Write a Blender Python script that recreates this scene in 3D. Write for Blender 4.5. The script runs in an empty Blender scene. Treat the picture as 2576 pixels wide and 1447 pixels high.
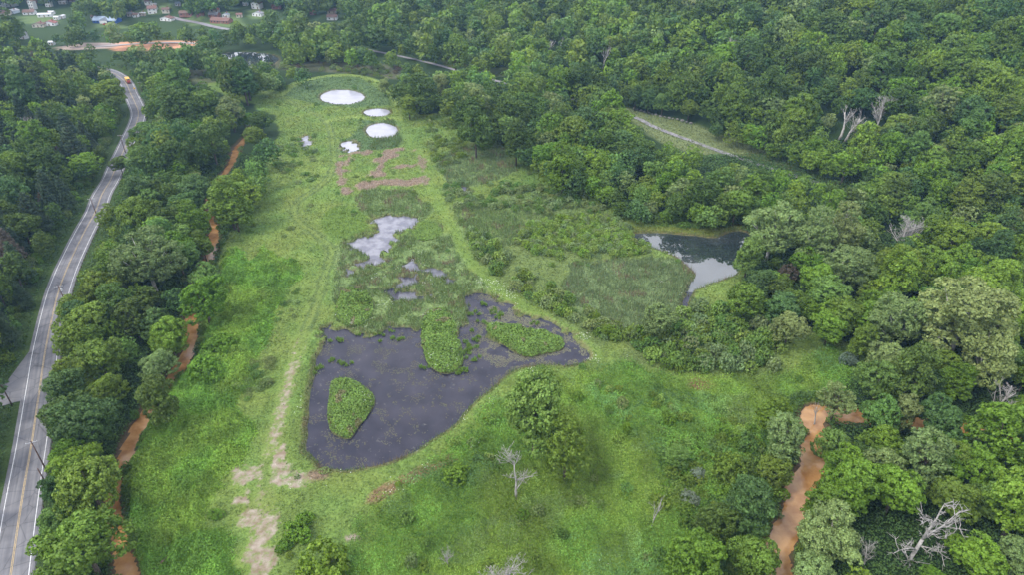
import bpy, math, random
import numpy as np
from mathutils import Vector

# ------------------------------------------------------------------ camera, sky, sun, exposure
SC = bpy.context.scene
COL = SC.collection
CAMH, PITCH, HFOV = 132.0, math.radians(32.8), math.radians(74.0)
FPX = 1288.0 / math.tan(HFOV / 2)
cd = bpy.data.cameras.new('camera'); cam = bpy.data.objects.new('camera', cd); COL.objects.link(cam)
cam.location = (0, 0, CAMH); cam.rotation_euler = (math.pi / 2 - PITCH, 0, 0)
cd.sensor_width = 36; cd.lens = 18 / math.tan(HFOV / 2); cd.clip_start = 1; cd.clip_end = 9000
SC.camera = cam

SUN_EL, SUN_AZ = math.radians(52), math.radians(-118)     # azimuth from +Y towards +X
w = bpy.data.worlds.new('World'); SC.world = w; w.use_nodes = True
nt = w.node_tree; nt.nodes.clear()
out = nt.nodes.new('ShaderNodeOutputWorld'); bg = nt.nodes.new('ShaderNodeBackground')
sky = nt.nodes.new('ShaderNodeTexSky'); sky.sky_type = 'NISHITA'; sky.sun_disc = False
sky.sun_elevation = SUN_EL; sky.sun_rotation = SUN_AZ
tc = nt.nodes.new('ShaderNodeTexCoord'); nz = nt.nodes.new('ShaderNodeTexNoise')
nz.inputs['Scale'].default_value = 2.2; nz.inputs['Detail'].default_value = 7
rp = nt.nodes.new('ShaderNodeValToRGB')
rp.color_ramp.elements[0].position = .36; rp.color_ramp.elements[0].color = (.56, .60, .72, 1)
rp.color_ramp.elements[1].position = .66; rp.color_ramp.elements[1].color = (1, 1, 1.05, 1)
vm = nt.nodes.new('ShaderNodeVectorMath'); vm.operation = 'SCALE'; vm.inputs['Scale'].default_value = 10.5
mx = nt.nodes.new('ShaderNodeMix'); mx.data_type = 'RGBA'; mx.inputs[0].default_value = .88
nt.links.new(tc.outputs['Generated'], nz.inputs['Vector']); nt.links.new(nz.outputs['Fac'], rp.inputs['Fac'])
nt.links.new(rp.outputs['Color'], vm.inputs[0])
nt.links.new(sky.outputs['Color'], mx.inputs[6]); nt.links.new(vm.outputs['Vector'], mx.inputs[7])
nt.links.new(mx.outputs[2], bg.inputs['Color']); bg.inputs['Strength'].default_value = .12
nt.links.new(bg.outputs[0], out.inputs['Surface'])
sd_ = bpy.data.lights.new('sun', 'SUN'); sun = bpy.data.objects.new('sun', sd_); COL.objects.link(sun)
sd_.energy = 1.5; sd_.angle = math.radians(14); sd_.color = (1, .95, .87)
sdir = Vector((math.sin(SUN_AZ) * math.cos(SUN_EL), math.cos(SUN_AZ) * math.cos(SUN_EL), math.sin(SUN_EL)))
sun.rotation_euler = sdir.to_track_quat('Z', 'Y').to_euler()
sun.location = (0, 0, 300)
SC.view_settings.view_transform = 'Standard'; SC.view_settings.look = 'None'
SC.view_settings.gamma = 1; SC.view_settings.exposure = 1.03; SC.view_settings.use_curve_mapping = False
SC.render.engine = 'CYCLES'; SC.cycles.max_bounces = 5; SC.cycles.volume_bounces = 0
SC.cycles.diffuse_bounces = 3; SC.cycles.transmission_bounces = 3; SC.cycles.glossy_bounces = 2

RNG = np.random.default_rng(7)
random.seed(5)

# ------------------------------------------------------------------ projection helpers (measuring the place)
CT, ST = math.cos(PITCH), math.sin(PITCH)
def ray(px, py):
    a = (px - 1288) / FPX; b = (723.5 - py) / FPX
    return np.array([a, CT + b * ST, -ST + b * CT])
def flat(px, py, z=0.0):
    d = ray(px, py); t = (z - CAMH) / d[2]
    return (d[0] * t, d[1] * t)
def proj(x, y, z):
    dz = z - CAMH
    dep = y * CT - dz * ST
    up = y * ST + dz * CT
    dep = np.maximum(dep, 1e-3)
    return 1288 + FPX * x / dep, 723.5 - FPX * up / dep, dep
def FL(pts, z=0.0): return np.array([flat(a, b, z) for a, b in pts])

def smooth(P, closed=True, k=5):
    P = np.asarray(P, float); n = len(P); out = []
    rng_ = range(n) if closed else range(n - 1)
    for i in rng_:
        if closed: p0, p1, p2, p3 = P[(i - 1) % n], P[i], P[(i + 1) % n], P[(i + 2) % n]
        else: p0, p1, p2, p3 = P[max(i - 1, 0)], P[i], P[i + 1], P[min(i + 2, n - 1)]
        for j in range(k):
            t = j / k
            out.append(.5 * ((2 * p1) + (-p0 + p2) * t + (2 * p0 - 5 * p1 + 4 * p2 - p3) * t * t + (-p0 + 3 * p1 - 3 * p2 + p3) * t ** 3))
    if not closed: out.append(P[-1])
    return np.array(out)

def sdpoly(P, x, y, m=14.0):
    """signed distance, negative inside, clipped to m outside the bounding box"""
    x = np.asarray(x, float); y = np.asarray(y, float)
    r = np.full(x.shape, m)
    lo = P.min(0) - m; hi = P.max(0) + m
    I = np.nonzero((x > lo[0]) & (x < hi[0]) & (y > lo[1]) & (y < hi[1]))
    if not len(I[0]): return r
    X = x[I]; Y = y[I]; d2 = np.full(X.shape, 1e9); ins = np.zeros(X.shape, bool)
    A = P; B = np.roll(P, -1, 0)
    for (ax, ay), (bx, by) in zip(A, B):
        ex, ey = bx - ax, by - ay; L = ex * ex + ey * ey + 1e-12
        t = np.clip(((X - ax) * ex + (Y - ay) * ey) / L, 0, 1)
        qx = X - ax - t * ex; qy = Y - ay - t * ey
        d2 = np.minimum(d2, qx * qx + qy * qy)
        c = ((ay > Y) != (by > Y)) & (X < (bx - ax) * (Y - ay) / ((by - ay) + 1e-12) + ax)
        ins ^= c
    d = np.sqrt(d2); d[ins] *= -1
    r[I] = np.minimum(d, m); return r
def sdline(L, x, y, m=1e9):
    """(distance, side) to a polyline; side > 0 is left of its direction; arc position"""
    x = np.asarray(x, float); y = np.asarray(y, float)
    best = np.full(x.shape, 1e18); side = np.zeros(x.shape)
    if m < 1e8:
        lo = L.min(0) - m; hi = L.max(0) + m
        I = np.nonzero((x > lo[0]) & (x < hi[0]) & (y > lo[1]) & (y < hi[1]))
        r = np.full(x.shape, m)
        if not len(I[0]): return r, side
        d, s = sdline(L, x[I], y[I]); r[I] = np.minimum(d, m); side[I] = s
        return r, side
    for (ax, ay), (bx, by) in zip(L[:-1], L[1:]):
        ex, ey = bx - ax, by - ay; LL = ex * ex + ey * ey + 1e-12
        t = np.clip(((x - ax) * ex + (y - ay) * ey) / LL, 0, 1)
        qx = x - ax - t * ex; qy = y - ay - t * ey; d2 = qx * qx + qy * qy
        s = ex * (y - ay) - ey * (x - ax)
        u = d2 < best; best = np.where(u, d2, best); side = np.where(u, s, side)
    return np.sqrt(best), np.sign(side)

def _h(ix, iy, s):
    v = np.sin(ix * 127.1 + iy * 311.7 + s * 74.7) * 43758.5453
    return v - np.floor(v)
def vnoise(x, y, s=0):
    ix = np.floor(x); iy = np.floor(y); fx = x - ix; fy = y - iy
    fx = fx * fx * (3 - 2 * fx); fy = fy * fy * (3 - 2 * fy)
    a = _h(ix, iy, s); b = _h(ix + 1, iy, s); c = _h(ix, iy + 1, s); d = _h(ix + 1, iy + 1, s)
    return a + (b - a) * fx + (c - a) * fy + (a - b - c + d) * fx * fy
def fbm(x, y, sc, s=0, o=3):
    r = 0; a = .5; t = 0
    for i in range(o):
        r = r + a * vnoise(x / sc * 2 ** i, y / sc * 2 ** i, s + i * 17); t += a; a *= .5
    return r / t
def sst(a, b, x): t = np.clip((x - a) / (b - a), 0, 1); return t * t * (3 - 2 * t)

# ------------------------------------------------------------------ layout, read off the photograph
ROADC = [(12, 1560), (27, 1447), (57, 1247), (80, 1114), (102, 964), (117, 866), (143, 749), (163, 689), (187, 635), (213, 582), (240, 532),
         (257, 488), (277, 455), (293, 417), (312, 377), (330, 337), (345, 303), (348, 280), (339, 256), (328, 233), (320, 213), (307, 197), (290, 185), (270, 177), (235, 168)]
ROAD = smooth(FL(ROADC), False, 6)
TRAILC = [(640, 70), (800, 97), (940, 127), (990, 137), (1050, 150), (1110, 165), (1180, 185), (1300, 215), (1450, 252), (1590, 292), (1640, 316), (1700, 340), (1745, 356),
          (1830, 387), (1930, 420), (2050, 458), (2250, 530), (2500, 640), (2700, 730)]
TRAIL = smooth(FL(TRAILC), False, 4)
CREEK_A = smooth(FL([(640, 320), (612, 355), (594, 377), (584, 410), (562, 440), (538, 475), (525, 510), (524, 535), (533, 562), (538, 590), (534, 625), (525, 655), (500, 705),
                     (484, 750), (477, 802), (480, 849), (470, 892), (443, 935), (400, 985), (367, 1040), (343, 1081), (326, 1114), (314, 1151), (297, 1191),
                     (287, 1224), (281, 1264), (288, 1314), (297, 1347), (303, 1384), (315, 1437), (330, 1500), (340, 1560)], -1), False, 3)
CREEK_B = smooth(FL([(2640, 1100), (2500, 1090), (2384, 1075), (2267, 1061), (2184, 1047), (2130, 1045), (2060, 1037), (2040, 1055), (2052, 1080), (2057, 1104), (2046, 1137), (2047, 1181),
                     (2028, 1211), (2007, 1241), (2012, 1265), (2002, 1300), (1975, 1345), (1958, 1390), (1965, 1447), (1975, 1560)], -1), False, 3)
POND = smooth(FL([(818, 826), (812, 870), (796, 905), (790, 950), (778, 1000), (776, 1050), (774, 1090), (771, 1128), (798, 1160), (815, 1177), (870, 1182), (930, 1172), (990, 1157),
              (1040, 1135), (1090, 1104), (1140, 1068), (1180, 1025), (1230, 980), (1270, 945), (1320, 922), (1390, 915), (1440, 918), (1475, 905), (1480, 885), (1455, 865),
              (1425, 838), (1375, 812), (1320, 795), (1285, 775), (1250, 752), (1215, 738), (1178, 742), (1180, 775), (1172, 800), (1150, 835), (1110, 830), (1062, 832), (1010, 824), (965, 825),
              (930, 838), (900, 832), (860, 832)]), True, 4)
ISL = {'long': [(1078, 790), (1100, 780), (1125, 785), (1145, 820), (1160, 870), (1165, 908), (1150, 930), (1120, 940), (1085, 925), (1070, 900), (1060, 850), (1063, 810)],
       'right': [(1222, 820), (1245, 813), (1300, 820), (1360, 830), (1408, 848), (1420, 866), (1408, 882), (1370, 890), (1330, 898), (1300, 888), (1262, 865), (1235, 845)],
       'low': [(835, 960), (870, 953), (902, 965), (935, 990), (941, 1015), (922, 1050), (902, 1075), (880, 1102), (850, 1095), (830, 1080), (824, 1040), (828, 1000)]}
ISL = {k: smooth(FL(v), True, 4) for k, v in ISL.items()}
def ell(cx, cy, rx, ry, n=24): return FL([(cx + rx * math.cos(a), cy + ry * math.sin(a)) for a in np.linspace(0, 2 * math.pi, n, endpoint=False)])
DOME = {'d1': ell(890, 776, 49, 50), 'd2': ell(1072, 582, 43, 26), 'd3': ell(868, 560, 60, 45)}
MIDP = smooth(FL([(928, 552), (985, 540), (1030, 547), (1052, 558), (1030, 572), (1008, 585), (1000, 605), (980, 622), (962, 645), (956, 672), (940, 676), (926, 660), (905, 635), (878, 612), (905, 597), (938, 592), (950, 575)]), True, 4)
SMALL = [ell(876, 686, 11, 13), ell(1026, 745, 13, 15), ell(1082, 745, 9, 13), ell(1172, 480, 6, 12), ell(768, 356, 9, 18), ell(880, 366, 20, 14), ell(916, 662, 14, 8), ell(770, 345, 5, 8)]
RP = [ell(861, 242, 55, 18.5), ell(948, 281, 33, 10), ell(960, 327, 40, 19)]
RIGHTP = smooth(FL([(1590, 588), (1640, 584), (1700, 588), (1750, 592), (1800, 597), (1850, 580), (1885, 590), (1880, 620), (1866, 660), (1850, 690), (1815, 703), (1780, 716), (1748, 726), (1733, 716), (1750, 690), (1720, 660), (1690, 640), (1640, 620), (1600, 605)]), True, 4)
OUTLET = FL([(1745, 716), (1736, 735), (1724, 760), (1718, 795)])
FARP = smooth(FL([(552, 136), (590, 130), (640, 131), (690, 138), (700, 150), (670, 164), (600, 168), (560, 158)]), True, 3)

TRACK = smooth(FL([(640, 1390), (672, 1200), (690, 1100), (705, 1050), (720, 990), (737, 930), (752, 880), (775, 820), (797, 765), (815, 700), (830, 655), (834, 625), (800, 592), (757, 562),
                   (740, 532), (755, 502), (800, 472), (830, 440), (841, 400), (836, 350), (826, 312), (800, 290), (755, 268), (705, 240), (650, 225)]), False, 5)
BERM = smooth(FL([(1500, 900), (1470, 862), (1410, 822), (1330, 782), (1262, 735), (1205, 682), (1168, 640), (1150, 590), (1120, 540), (1092, 490), (1072, 430), (1050, 380), (1015, 335), (1003, 300)]), False, 5)
RING = smooth(FL([(655, 228), (705, 238), (735, 216), (790, 196), (860, 187), (930, 197), (975, 225), (1000, 262), (1004, 300)]), False, 4); RING2 = smooth(FL([(826, 304), (880, 293), (950, 300), (1003, 294)]), False, 4)
SIDE = FL([(96, 862), (80, 876), (68, 892), (14, 965), (-40, 1000), (-60, 1050), (0, 1024), (40, 1012), (84, 1004)])

ZP = {  # ground-cover zones, pixel outlines laid on the flat valley floor
 'knot': [(745, 655), (760, 700), (715, 740), (690, 850), (650, 890), (625, 980), (600, 1030), (640, 1095), (592, 1170), (545, 1240), (505, 1340), (480, 1500), (325, 1500), (300, 1330), (298, 1250), (310, 1180), (350, 1110), (400, 1050), (440, 985), (485, 900), (500, 840), (540, 720), (560, 640), (600, 615), (625, 660), (665, 610), (700, 650)],
 'knot2': [(390, 1500), (440, 1440), (500, 1330), (560, 1340), (600, 1440), (590, 1500)],
 'herb': [(1110, 1130), (1230, 1040), (1320, 960), (1480, 930), (1750, 940), (1950, 960), (2150, 850), (2200, 960), (2050, 1010), (1950, 1060), (2000, 1500), (830, 1500), (900, 1400), (960, 1250), (1060, 1200)],
 'reedA': [(860, 640), (925, 672), (965, 678), (1010, 610), (1060, 560), (1110, 560), (1140, 600), (1150, 640), (1200, 700), (1232, 738), (1180, 748), (1172, 810), (1150, 840), (1100, 825), (1062, 828), (960, 828), (930, 840), (860, 832), (842, 800), (850, 720)],
 'reedB': [(1430, 665), (1560, 650), (1690, 650), (1745, 690), (1735, 760), (1690, 800), (1650, 850), (1560, 840), (1470, 790), (1420, 740)],
 'reedC': [(1095, 395), (1180, 360), (1300, 375), (1300, 430), (1240, 460), (1170, 480), (1120, 480)],
 'reedD': [(1120, 520), (1300, 490), (1500, 520), (1580, 570), (1600, 600), (1480, 560), (1350, 570), (1300, 620), (1200, 640), (1170, 600)],
 'reedE': [(730, 215), (800, 192), (900, 190), (980, 240), (985, 262), (900, 270), (800, 262), (720, 240)],
 'reedF': [(880, 345), (920, 300), (1010, 305), (1020, 345), (1000, 368), (930, 380), (860, 385), (855, 350)],
 'reedG': [(905, 480), (1040, 480), (1090, 530), (1060, 560), (1030, 545), (985, 538), (925, 550), (900, 520)],
 'reedH': [(870, 600), (950, 590), (960, 640), (900, 690), (860, 700), (850, 640)],
 'pink': [(870, 385), (1000, 360), (1045, 380), (1060, 470), (990, 480), (860, 490), (850, 430)],
 'olive': [(1180, 620), (1340, 560), (1560, 545), (1650, 640), (1440, 660), (1440, 790), (1560, 850), (1500, 890), (1400, 800), (1260, 710)],
 'scrub': [(1560, 830), (1700, 770), (1860, 760), (1960, 850), (1960, 930), (1700, 945), (1560, 900)],
 'bareA': [(600, 1260), (640, 1240), (690, 1262), (700, 1330), (680, 1400), (650, 1440), (610, 1440), (600, 1380), (610, 1320)],
 'bareB': [(580, 1190), (620, 1170), (650, 1185), (620, 1225), (585, 1240)],
 'bareC': [(838, 1385), (870, 1355), (885, 1360), (860, 1395)],
 'bareD': [(680, 1160), (715, 1120), (725, 1160), (705, 1200)],
 'bareE': [(715, 1215), (760, 1205), (765, 1225), (730, 1240)],
 'brown': [(640, 155), (760, 150), (900, 150), (1010, 170), (1000, 200), (900, 185), (780, 178), (700, 172)],
 'brown2': [(440, 170), (520, 175), (560, 200), (500, 215)],
 'yellow': [(1590, 570), (1740, 575), (1870, 560), (1880, 580), (1800, 600), (1700, 590), (1600, 590)],
 'reddirt': [(215, 112), (330, 104), (480, 100), (508, 108), (470, 120), (400, 125), (330, 126), (300, 128), (285, 122)],
 'reddirt2': [(150, 118), (200, 108), (300, 106), (300, 118), (220, 124), (160, 124)],
 'lawn1': [(40, 40), (140, 38), (150, 60), (60, 58)], 'lawn2': [(318, 30), (420, 5), (450, 30), (360, 38)],
 'lawn3': [(455, 45), (600, 35), (620, 70), (480, 62)], 'lawn4': [(235, 55), (320, 52), (320, 70), (240, 68)], 'lawn5': [(620, 30), (680, 25), (680, 48), (630, 50)],
 'strip': [(1545, 262), (1600, 276), (1660, 290), (1740, 316), (1850, 352), (1950, 387), (2050, 422), (2150, 454), (2140, 472), (2040, 445), (1940, 412), (1850, 386), (1760, 392), (1690, 372), (1640, 342), (1585, 302)],
 'farpatch': [(1100, 150), (1160, 145), (1180, 165), (1130, 168)],
 'farpatch2': [(1190, 175), (1280, 172), (1300, 190), (1210, 195)],
 'meadow': [(470, 180), (540, 200), (620, 232), (700, 222), (760, 198), (850, 186), (920, 192), (985, 225), (1015, 262), (1060, 285), (1110, 282), (1160, 310), (1165, 345), (1250, 352), (1310, 380), (1340, 420),
            (1390, 450), (1430, 470), (1500, 502), (1560, 530), (1640, 550), (1740, 556), (1870, 570), (1880, 640), (1890, 740), (1960, 830), (2060, 830), (2150, 860), (2190, 950), (2100, 975), (2000, 1010),
            (1930, 1050), (1925, 1150), (1830, 1220), (1780, 1300), (1720, 1360), (1690, 1540), (335, 1540), (312, 1440), (305, 1330), (295, 1250), (330, 1130), (400, 1020), (470, 920), (495, 830), (520, 720), (545, 640),
            (560, 590), (620, 560), (655, 470), (670, 400), (705, 340), (690, 290), (640, 262), (560, 235), (500, 210)],
}
PX = {k: np.array(v, float) for k, v in ZP.items()}
ZW = {k: FL(v) for k, v in ZP.items()}

# ------------------------------------------------------------------ terrain
def hills(x, y):
    x = np.asarray(x, float); y = np.asarray(y, float)
    d, s = sdline(ROAD[::4], x, y); dl = np.where(s > 0, d, 0); dl = np.maximum(dl - 9, 0)
    sl = .30
    hl = 27 * (1 - np.exp(-dl * sl / 27)) * (1 - .85 * sst(360, 520, y)) * (.35 + .65 * sst(60, 170, y))
    d, s = sdline(TRAIL[::3], x, y); dr = np.where(s > 0, d, 0); dr = np.maximum(dr - 16, 0)
    sr = .05 + .30 * sst(-60, 190, x) * (1 - .5 * sst(500, 900, y))
    hr = 62 * (1 - np.exp(-dr * sr / 62))
    hr = hr * (1 + .1 * (fbm(x, y, 90, 3) - .5))
    return hl + hr
def pond_sd(x, y):
    d = sdpoly(POND, x, y)
    for P in ISL.values(): d = np.maximum(d, -sdpoly(P, x, y))
    n_m = (fbm(x, y, 2.8, 11, 2) - .5) * 7 * sst(258, 238, y)
    d = np.minimum(d, sdpoly(MIDP, x, y) + n_m)
    n = (fbm(x, y, 5, 9) - .5) * 3.0
    n_f = (fbm(x, y, 2.4, 12, 3) - .5) * 7
    k_ = sst(168, 175, y); d = d + n * .35 * (1 - k_) + (n + n_f) * k_
    # ragged water gaps inside the reeds
    n_s = (fbm(x, y, 2.6, 10, 2) - .5) * 6
    for P in SMALL: d = np.minimum(d, sdpoly(P, x, y) + n_s + .4)
    for P in RP: d = np.minimum(d, sdpoly(P, x, y) + n * .5)
    d = np.minimum(d, sdpoly(RIGHTP, x, y) + n * .3)
    d = np.minimum(d, sdpoly(FARP, x, y) + n)
    o, _ = sdline(OUTLET, x, y, 14); d = np.minimum(d, o - .35 + n * .25)
    za = sdpoly(WETA, x, y); d = np.minimum(d, np.maximum(za + 1.5, (fbm(x, y, 5.5, 91, 3) - .33) * 16))
    return d
WETA = FL([(860, 640), (925, 672), (1010, 610), (1100, 600), (1200, 700), (1232, 738), (1180, 748), (1172, 810), (1062, 828), (930, 840), (860, 832), (850, 720)])
CWA, CWB = 1.4, 2.4
def creek_sd(x, y):
    n = (fbm(x, y, 7, 21) - .5) * 2.2
    a, _ = sdline(CREEK_A, x, y, 16); b, _ = sdline(CREEK_B, x, y, 16)
    return np.minimum(a - CWA + n * .7, b - CWB + n)
def ground_z(x, y, full=None):
    z = hills(x, y) + (fbm(x, y, 14, 5) - .5) * .5
    p = pond_sd(x, y); c = creek_sd(x, y)
    r, _ = sdline(ROAD[::2], x, y, 16)
    z = z + .5 * np.exp(-((p - 3.0) / 2.2) ** 2) * (y < 330)
    zb = z
    z = np.where(p < 1.2, np.minimum(z, np.maximum(-.35 + .45 * p, -1.1)), z)
    z = np.where(c < 2.6, np.minimum(z, -1.35 + .5 * c), z)
    rr = sst(5.2, 9, r); z = z * rr + (1 - rr) * (-.12)
    s = sdpoly(SIDE, x, y); z = np.where(s < 2, np.minimum(z, -.12), z)
    t, _ = sdline(TRAIL, x, y, 10); z = np.where(t < 2.4, z - .15, z)
    return z

def hit(px, py, dz=0.0):
    d = ray(px, py); t = np.linspace(60, 1600, 900)
    x, y, z = d[0] * t, d[1] * t, CAMH + d[2] * t
    f = z - dz - hills(x, y); k = np.argmax(f < 0)
    if f[k] >= 0: k = 899
    a = f[k - 1] / (f[k - 1] - f[k] + 1e-9) if k else 0
    tt = t[k - 1] + a * (t[k] - t[k - 1]); return d[0] * tt, d[1] * tt

PINK = [([(911, 466), (950, 462), (1000, 460), (1050, 458)], 3.6), ([(985, 380), (968, 398), (960, 415), (950, 440)], 3.2), ([(985, 378), (1010, 376)], 1.6), ([(853, 408), (857, 450), (864, 474)], 1.0), ([(864, 474), (870, 478)], 2.5),
        ([(1036, 377), (1056, 397), (1066, 430), (1073, 467)], .7), ([(985, 425), (1010, 419), (1044, 416)], 1.2), ([(868, 392), (900, 385), (927, 384)], .8), ([(880, 395), (872, 430)], .9)]
PINK = [(FL(a), b) for a, b in PINK]
def pink_sd(x, y):
    r = np.full(np.shape(x), 14.0); n = (fbm(x, y, 5, 77, 3) - .5) * 6
    for L, w_ in PINK: r = np.minimum(r, sdline(L, x, y, 14)[0] - w_)
    return r + n * 1.3 + .3
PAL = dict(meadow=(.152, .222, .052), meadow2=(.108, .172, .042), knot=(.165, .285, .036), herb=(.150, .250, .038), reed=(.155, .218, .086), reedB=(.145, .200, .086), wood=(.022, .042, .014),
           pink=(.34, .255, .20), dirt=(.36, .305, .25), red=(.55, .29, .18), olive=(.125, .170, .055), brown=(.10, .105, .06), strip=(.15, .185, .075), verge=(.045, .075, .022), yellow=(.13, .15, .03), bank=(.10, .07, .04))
def ground_col(x, y):
    c = np.zeros(x.shape + (3,)); bare = np.zeros(x.shape)
    n1 = fbm(x, y, 9, 31); n2 = fbm(x, y, 30, 33); n3 = fbm(x, y, 3, 35, 2)
    def put(m, col): c[:] = c * (1 - m[..., None]) + np.array(col) * m[..., None]
    def zone(k, amp=5.0, soft=1.0): return sst(soft, -soft, sdpoly(ZW[k], x, y) + (n1 - .5) * amp)
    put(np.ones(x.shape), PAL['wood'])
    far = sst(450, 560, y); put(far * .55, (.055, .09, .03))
    dr, _ = sdline(ROAD[::2], x, y, 16); put(sst(15, 11, dr + (n1 - .5) * 6), PAL['verge'])
    m = zone('meadow', 7)
    mc = np.array(PAL['meadow']) * (1 - n2[..., None]) + np.array(PAL['meadow2']) * n2[..., None]
    mc = mc * (.8 + .4 * n3[..., None]); mc[..., 0] *= (.85 + .35 * n1)
    c[:] = c * (1 - m[..., None]) + mc * m[..., None]
    put(zone('herb', 10, 3) * .9, PAL['herb']); put(zone('knot', 6) * .9, PAL['knot']); put(zone('knot2', 4) * .9, PAL['knot'])
    put(zone('olive', 8, 3) * .8, PAL['olive']); put(zone('scrub', 8, 3) * .8, PAL['olive'])
    for k in ('reedA', 'reedE', 'reedF', 'reedG', 'reedH', 'reedC', 'reedD'): put(zone(k, 7, 1.5) * (.75 if k != 'reedD' else .5), PAL['reed'])
    put(zone('reedB', 6, 2) * .9, PAL['reedB']); put(zone('reedE', 3, 1) * .8, (.085, .14, .055)); put(zone('reedF', 3, 1) * .8, (.075, .13, .05))
    put(zone('brown', 8, 3) * .8, PAL['brown']); put(zone('brown2', 8, 3) * .8, PAL['brown'])
    put(zone('yellow', 2) * .8, PAL['yellow']); put(zone('farpatch', 4) * .6, PAL['yellow']); put(zone('farpatch2', 4) * .6, PAL['strip'])
    for k in ('lawn1', 'lawn2', 'lawn3', 'lawn4', 'lawn5'): put(zone(k, 8, 3), (.11, .16, .06))
    put(zone('strip', 4, 2), PAL['strip'])
    put(sst(.8, -.8, pink_sd(x, y)) * .85, PAL['pink'])
    for P in list(ISL.values()) + list(DOME.values()): put(sst(.8, -.8, sdpoly(P, x, y)) * .85, (.10, .165, .03))
    b, _ = sdline(BERM, x, y, 12); put(sst(2.6, .8, b + (n3 - .5) * 3) * .6, (.125, .195, .042))
    t, sd = sdline(TRACK, x, y, 12); put(sst(2.6, 1.5, t + (n3 - .5) * 2) * .45, (.15, .19, .055)); put(np.exp(-((t - 1.0) / .6) ** 2) * .75 * (y > 178), (.07, .11, .035))
    rut = np.exp(-((t - .85) / .38) ** 2)
    seg = ((y < 180) & (y > 100)) * 1.0
    strong = np.clip(sst(195, 175, y) * sst(.38, .55, fbm(x, y, 16, 99, 2) + .12 * (y < 150)), 0, 1)
    bare = np.maximum(bare, rut * (.16 + .54 * strong))
    bare = np.maximum(bare, sst(1.6, .3, t) * strong * .55 * sst(.45, .7, n1 + .1))
    mid = ((y > 128) & (y < 163)) * 1.0; bare = np.maximum(bare, sst(1.3, .1, t + (n3 - .5) * 1.6) * mid * .85)
    n4 = fbm(x, y, 5, 37, 3)
    for k in ('bareA', 'bareB', 'bareC', 'bareD', 'bareE'):
        bare = np.maximum(bare, sst(1.8, -1.8, sdpoly(ZW[k], x, y) + (n1 - .5) * 7 + (n4 - .45) * 17))
    rg, _ = sdline(RING, x, y, 10); rg2, _ = sdline(RING2, x, y, 10); put(sst(2.6, 1.2, np.minimum(rg, rg2)) * .9, (.20, .27, .07))
    cs = creek_sd(x, y); put(sst(2.0, .3, cs), PAL['bank'])
    ps = pond_sd(x, y); put(sst(.5, -.3, ps), (.03, .035, .03)); put(np.exp(-((ps - .7) / .6) ** 2) * .6, (.17, .13, .08))
    for k in ('reddirt', 'reddirt2'): put(zone(k, 4), PAL['red'] if k == 'reddirt' else (.40, .32, .28))
    for q, r_, col in (((1757, 965), 3.2, (.26, .13, .09)), ((800, 1200), 2.5, (.2, .15, .1))):
        p = flat(*q); put(sst(1, 0, np.hypot(x - p[0], (y - p[1]) * 1.6) / r_ - .6 + (n3 - .5)), col)
    red = FL([(940, 1255), (990, 1225), (1060, 1190), (1130, 1160)]); d, _ = sdline(red, x, y, 8); put(sst(1.6, .5, d + (n3 - .5) * 2) * .75, (.22, .13, .085))
    return c, bare

# ------------------------------------------------------------------ materials
def mat(name, col=(.5, .5, .5), rough=.8, spec=.3, metal=0):
    m = bpy.data.materials.new(name); m.use_nodes = True; b = m.node_tree.nodes['Principled BSDF']
    b.inputs['Base Color'].default_value = (*col, 1); b.inputs['Roughness'].default_value = rough
    b.inputs['Specular IOR Level'].default_value = spec; b.inputs['Metallic'].default_value = metal
    return m
def N(m, t): return m.node_tree.nodes.new('ShaderNode' + t)
def LK(m, a, b): m.node_tree.links.new(a, b)
def noisy(m, a, b, scale, lo=.35, hi=.65, detail=5, vec=None, bump=0):
    n = N(m, 'TexNoise'); n.inputs['Scale'].default_value = scale; n.inputs['Detail'].default_value = detail
    if vec is None:
        g = N(m, 'NewGeometry'); vec = g.outputs['Position']
    LK(m, vec, n.inputs['Vector']); r = N(m, 'ValToRGB')
    r.color_ramp.elements[0].position = lo; r.color_ramp.elements[1].position = hi
    r.color_ramp.elements[0].color = (*a, 1); r.color_ramp.elements[1].color = (*b, 1)
    LK(m, n.outputs['Fac'], r.inputs['Fac']); B = m.node_tree.nodes['Principled BSDF']
    LK(m, r.outputs['Color'], B.inputs['Base Color'])
    if bump:
        bp = N(m, 'Bump'); bp.inputs['Strength'].default_value = bump; LK(m, n.outputs['Fac'], bp.inputs['Height']); LK(m, bp.outputs[0], B.inputs['Normal'])
    return r

def leaf_mat(name, source, trans=.30):
    m = bpy.data.materials.new(name); m.use_nodes = True; B = m.node_tree.nodes['Principled BSDF']; O = m.node_tree.nodes['Material Output']
    at = N(m, 'Attribute'); at.attribute_name = 'var'
    if source == 'object':
        oi = N(m, 'ObjectInfo'); mu = N(m, 'Mix'); mu.data_type = 'RGBA'; mu.blend_type = 'MULTIPLY'; mu.inputs[0].default_value = 1
        LK(m, at.outputs['Color'], mu.inputs[6]); LK(m, oi.outputs['Color'], mu.inputs[7]); col = mu.outputs[2]
    else: col = at.outputs['Color']
    LK(m, col, B.inputs['Base Color']); B.inputs['Roughness'].default_value = .55; B.inputs['Specular IOR Level'].default_value = .25
    T = N(m, 'BsdfTranslucent'); LK(m, col, T.inputs['Color'])
    X = N(m, 'MixShader'); X.inputs[0].default_value = trans; LK(m, B.outputs[0], X.inputs[1]); LK(m, T.outputs[0], X.inputs[2]); LK(m, X.outputs[0], O.inputs['Surface'])
    return m
M_LEAFO = leaf_mat('foliage', 'object'); M_LEAFA = leaf_mat('foliage_mass', 'attr')
M_BARK = mat('bark', rough=.9); noisy(M_BARK, (.06, .045, .035), (.14, .115, .09), 2.5)
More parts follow.
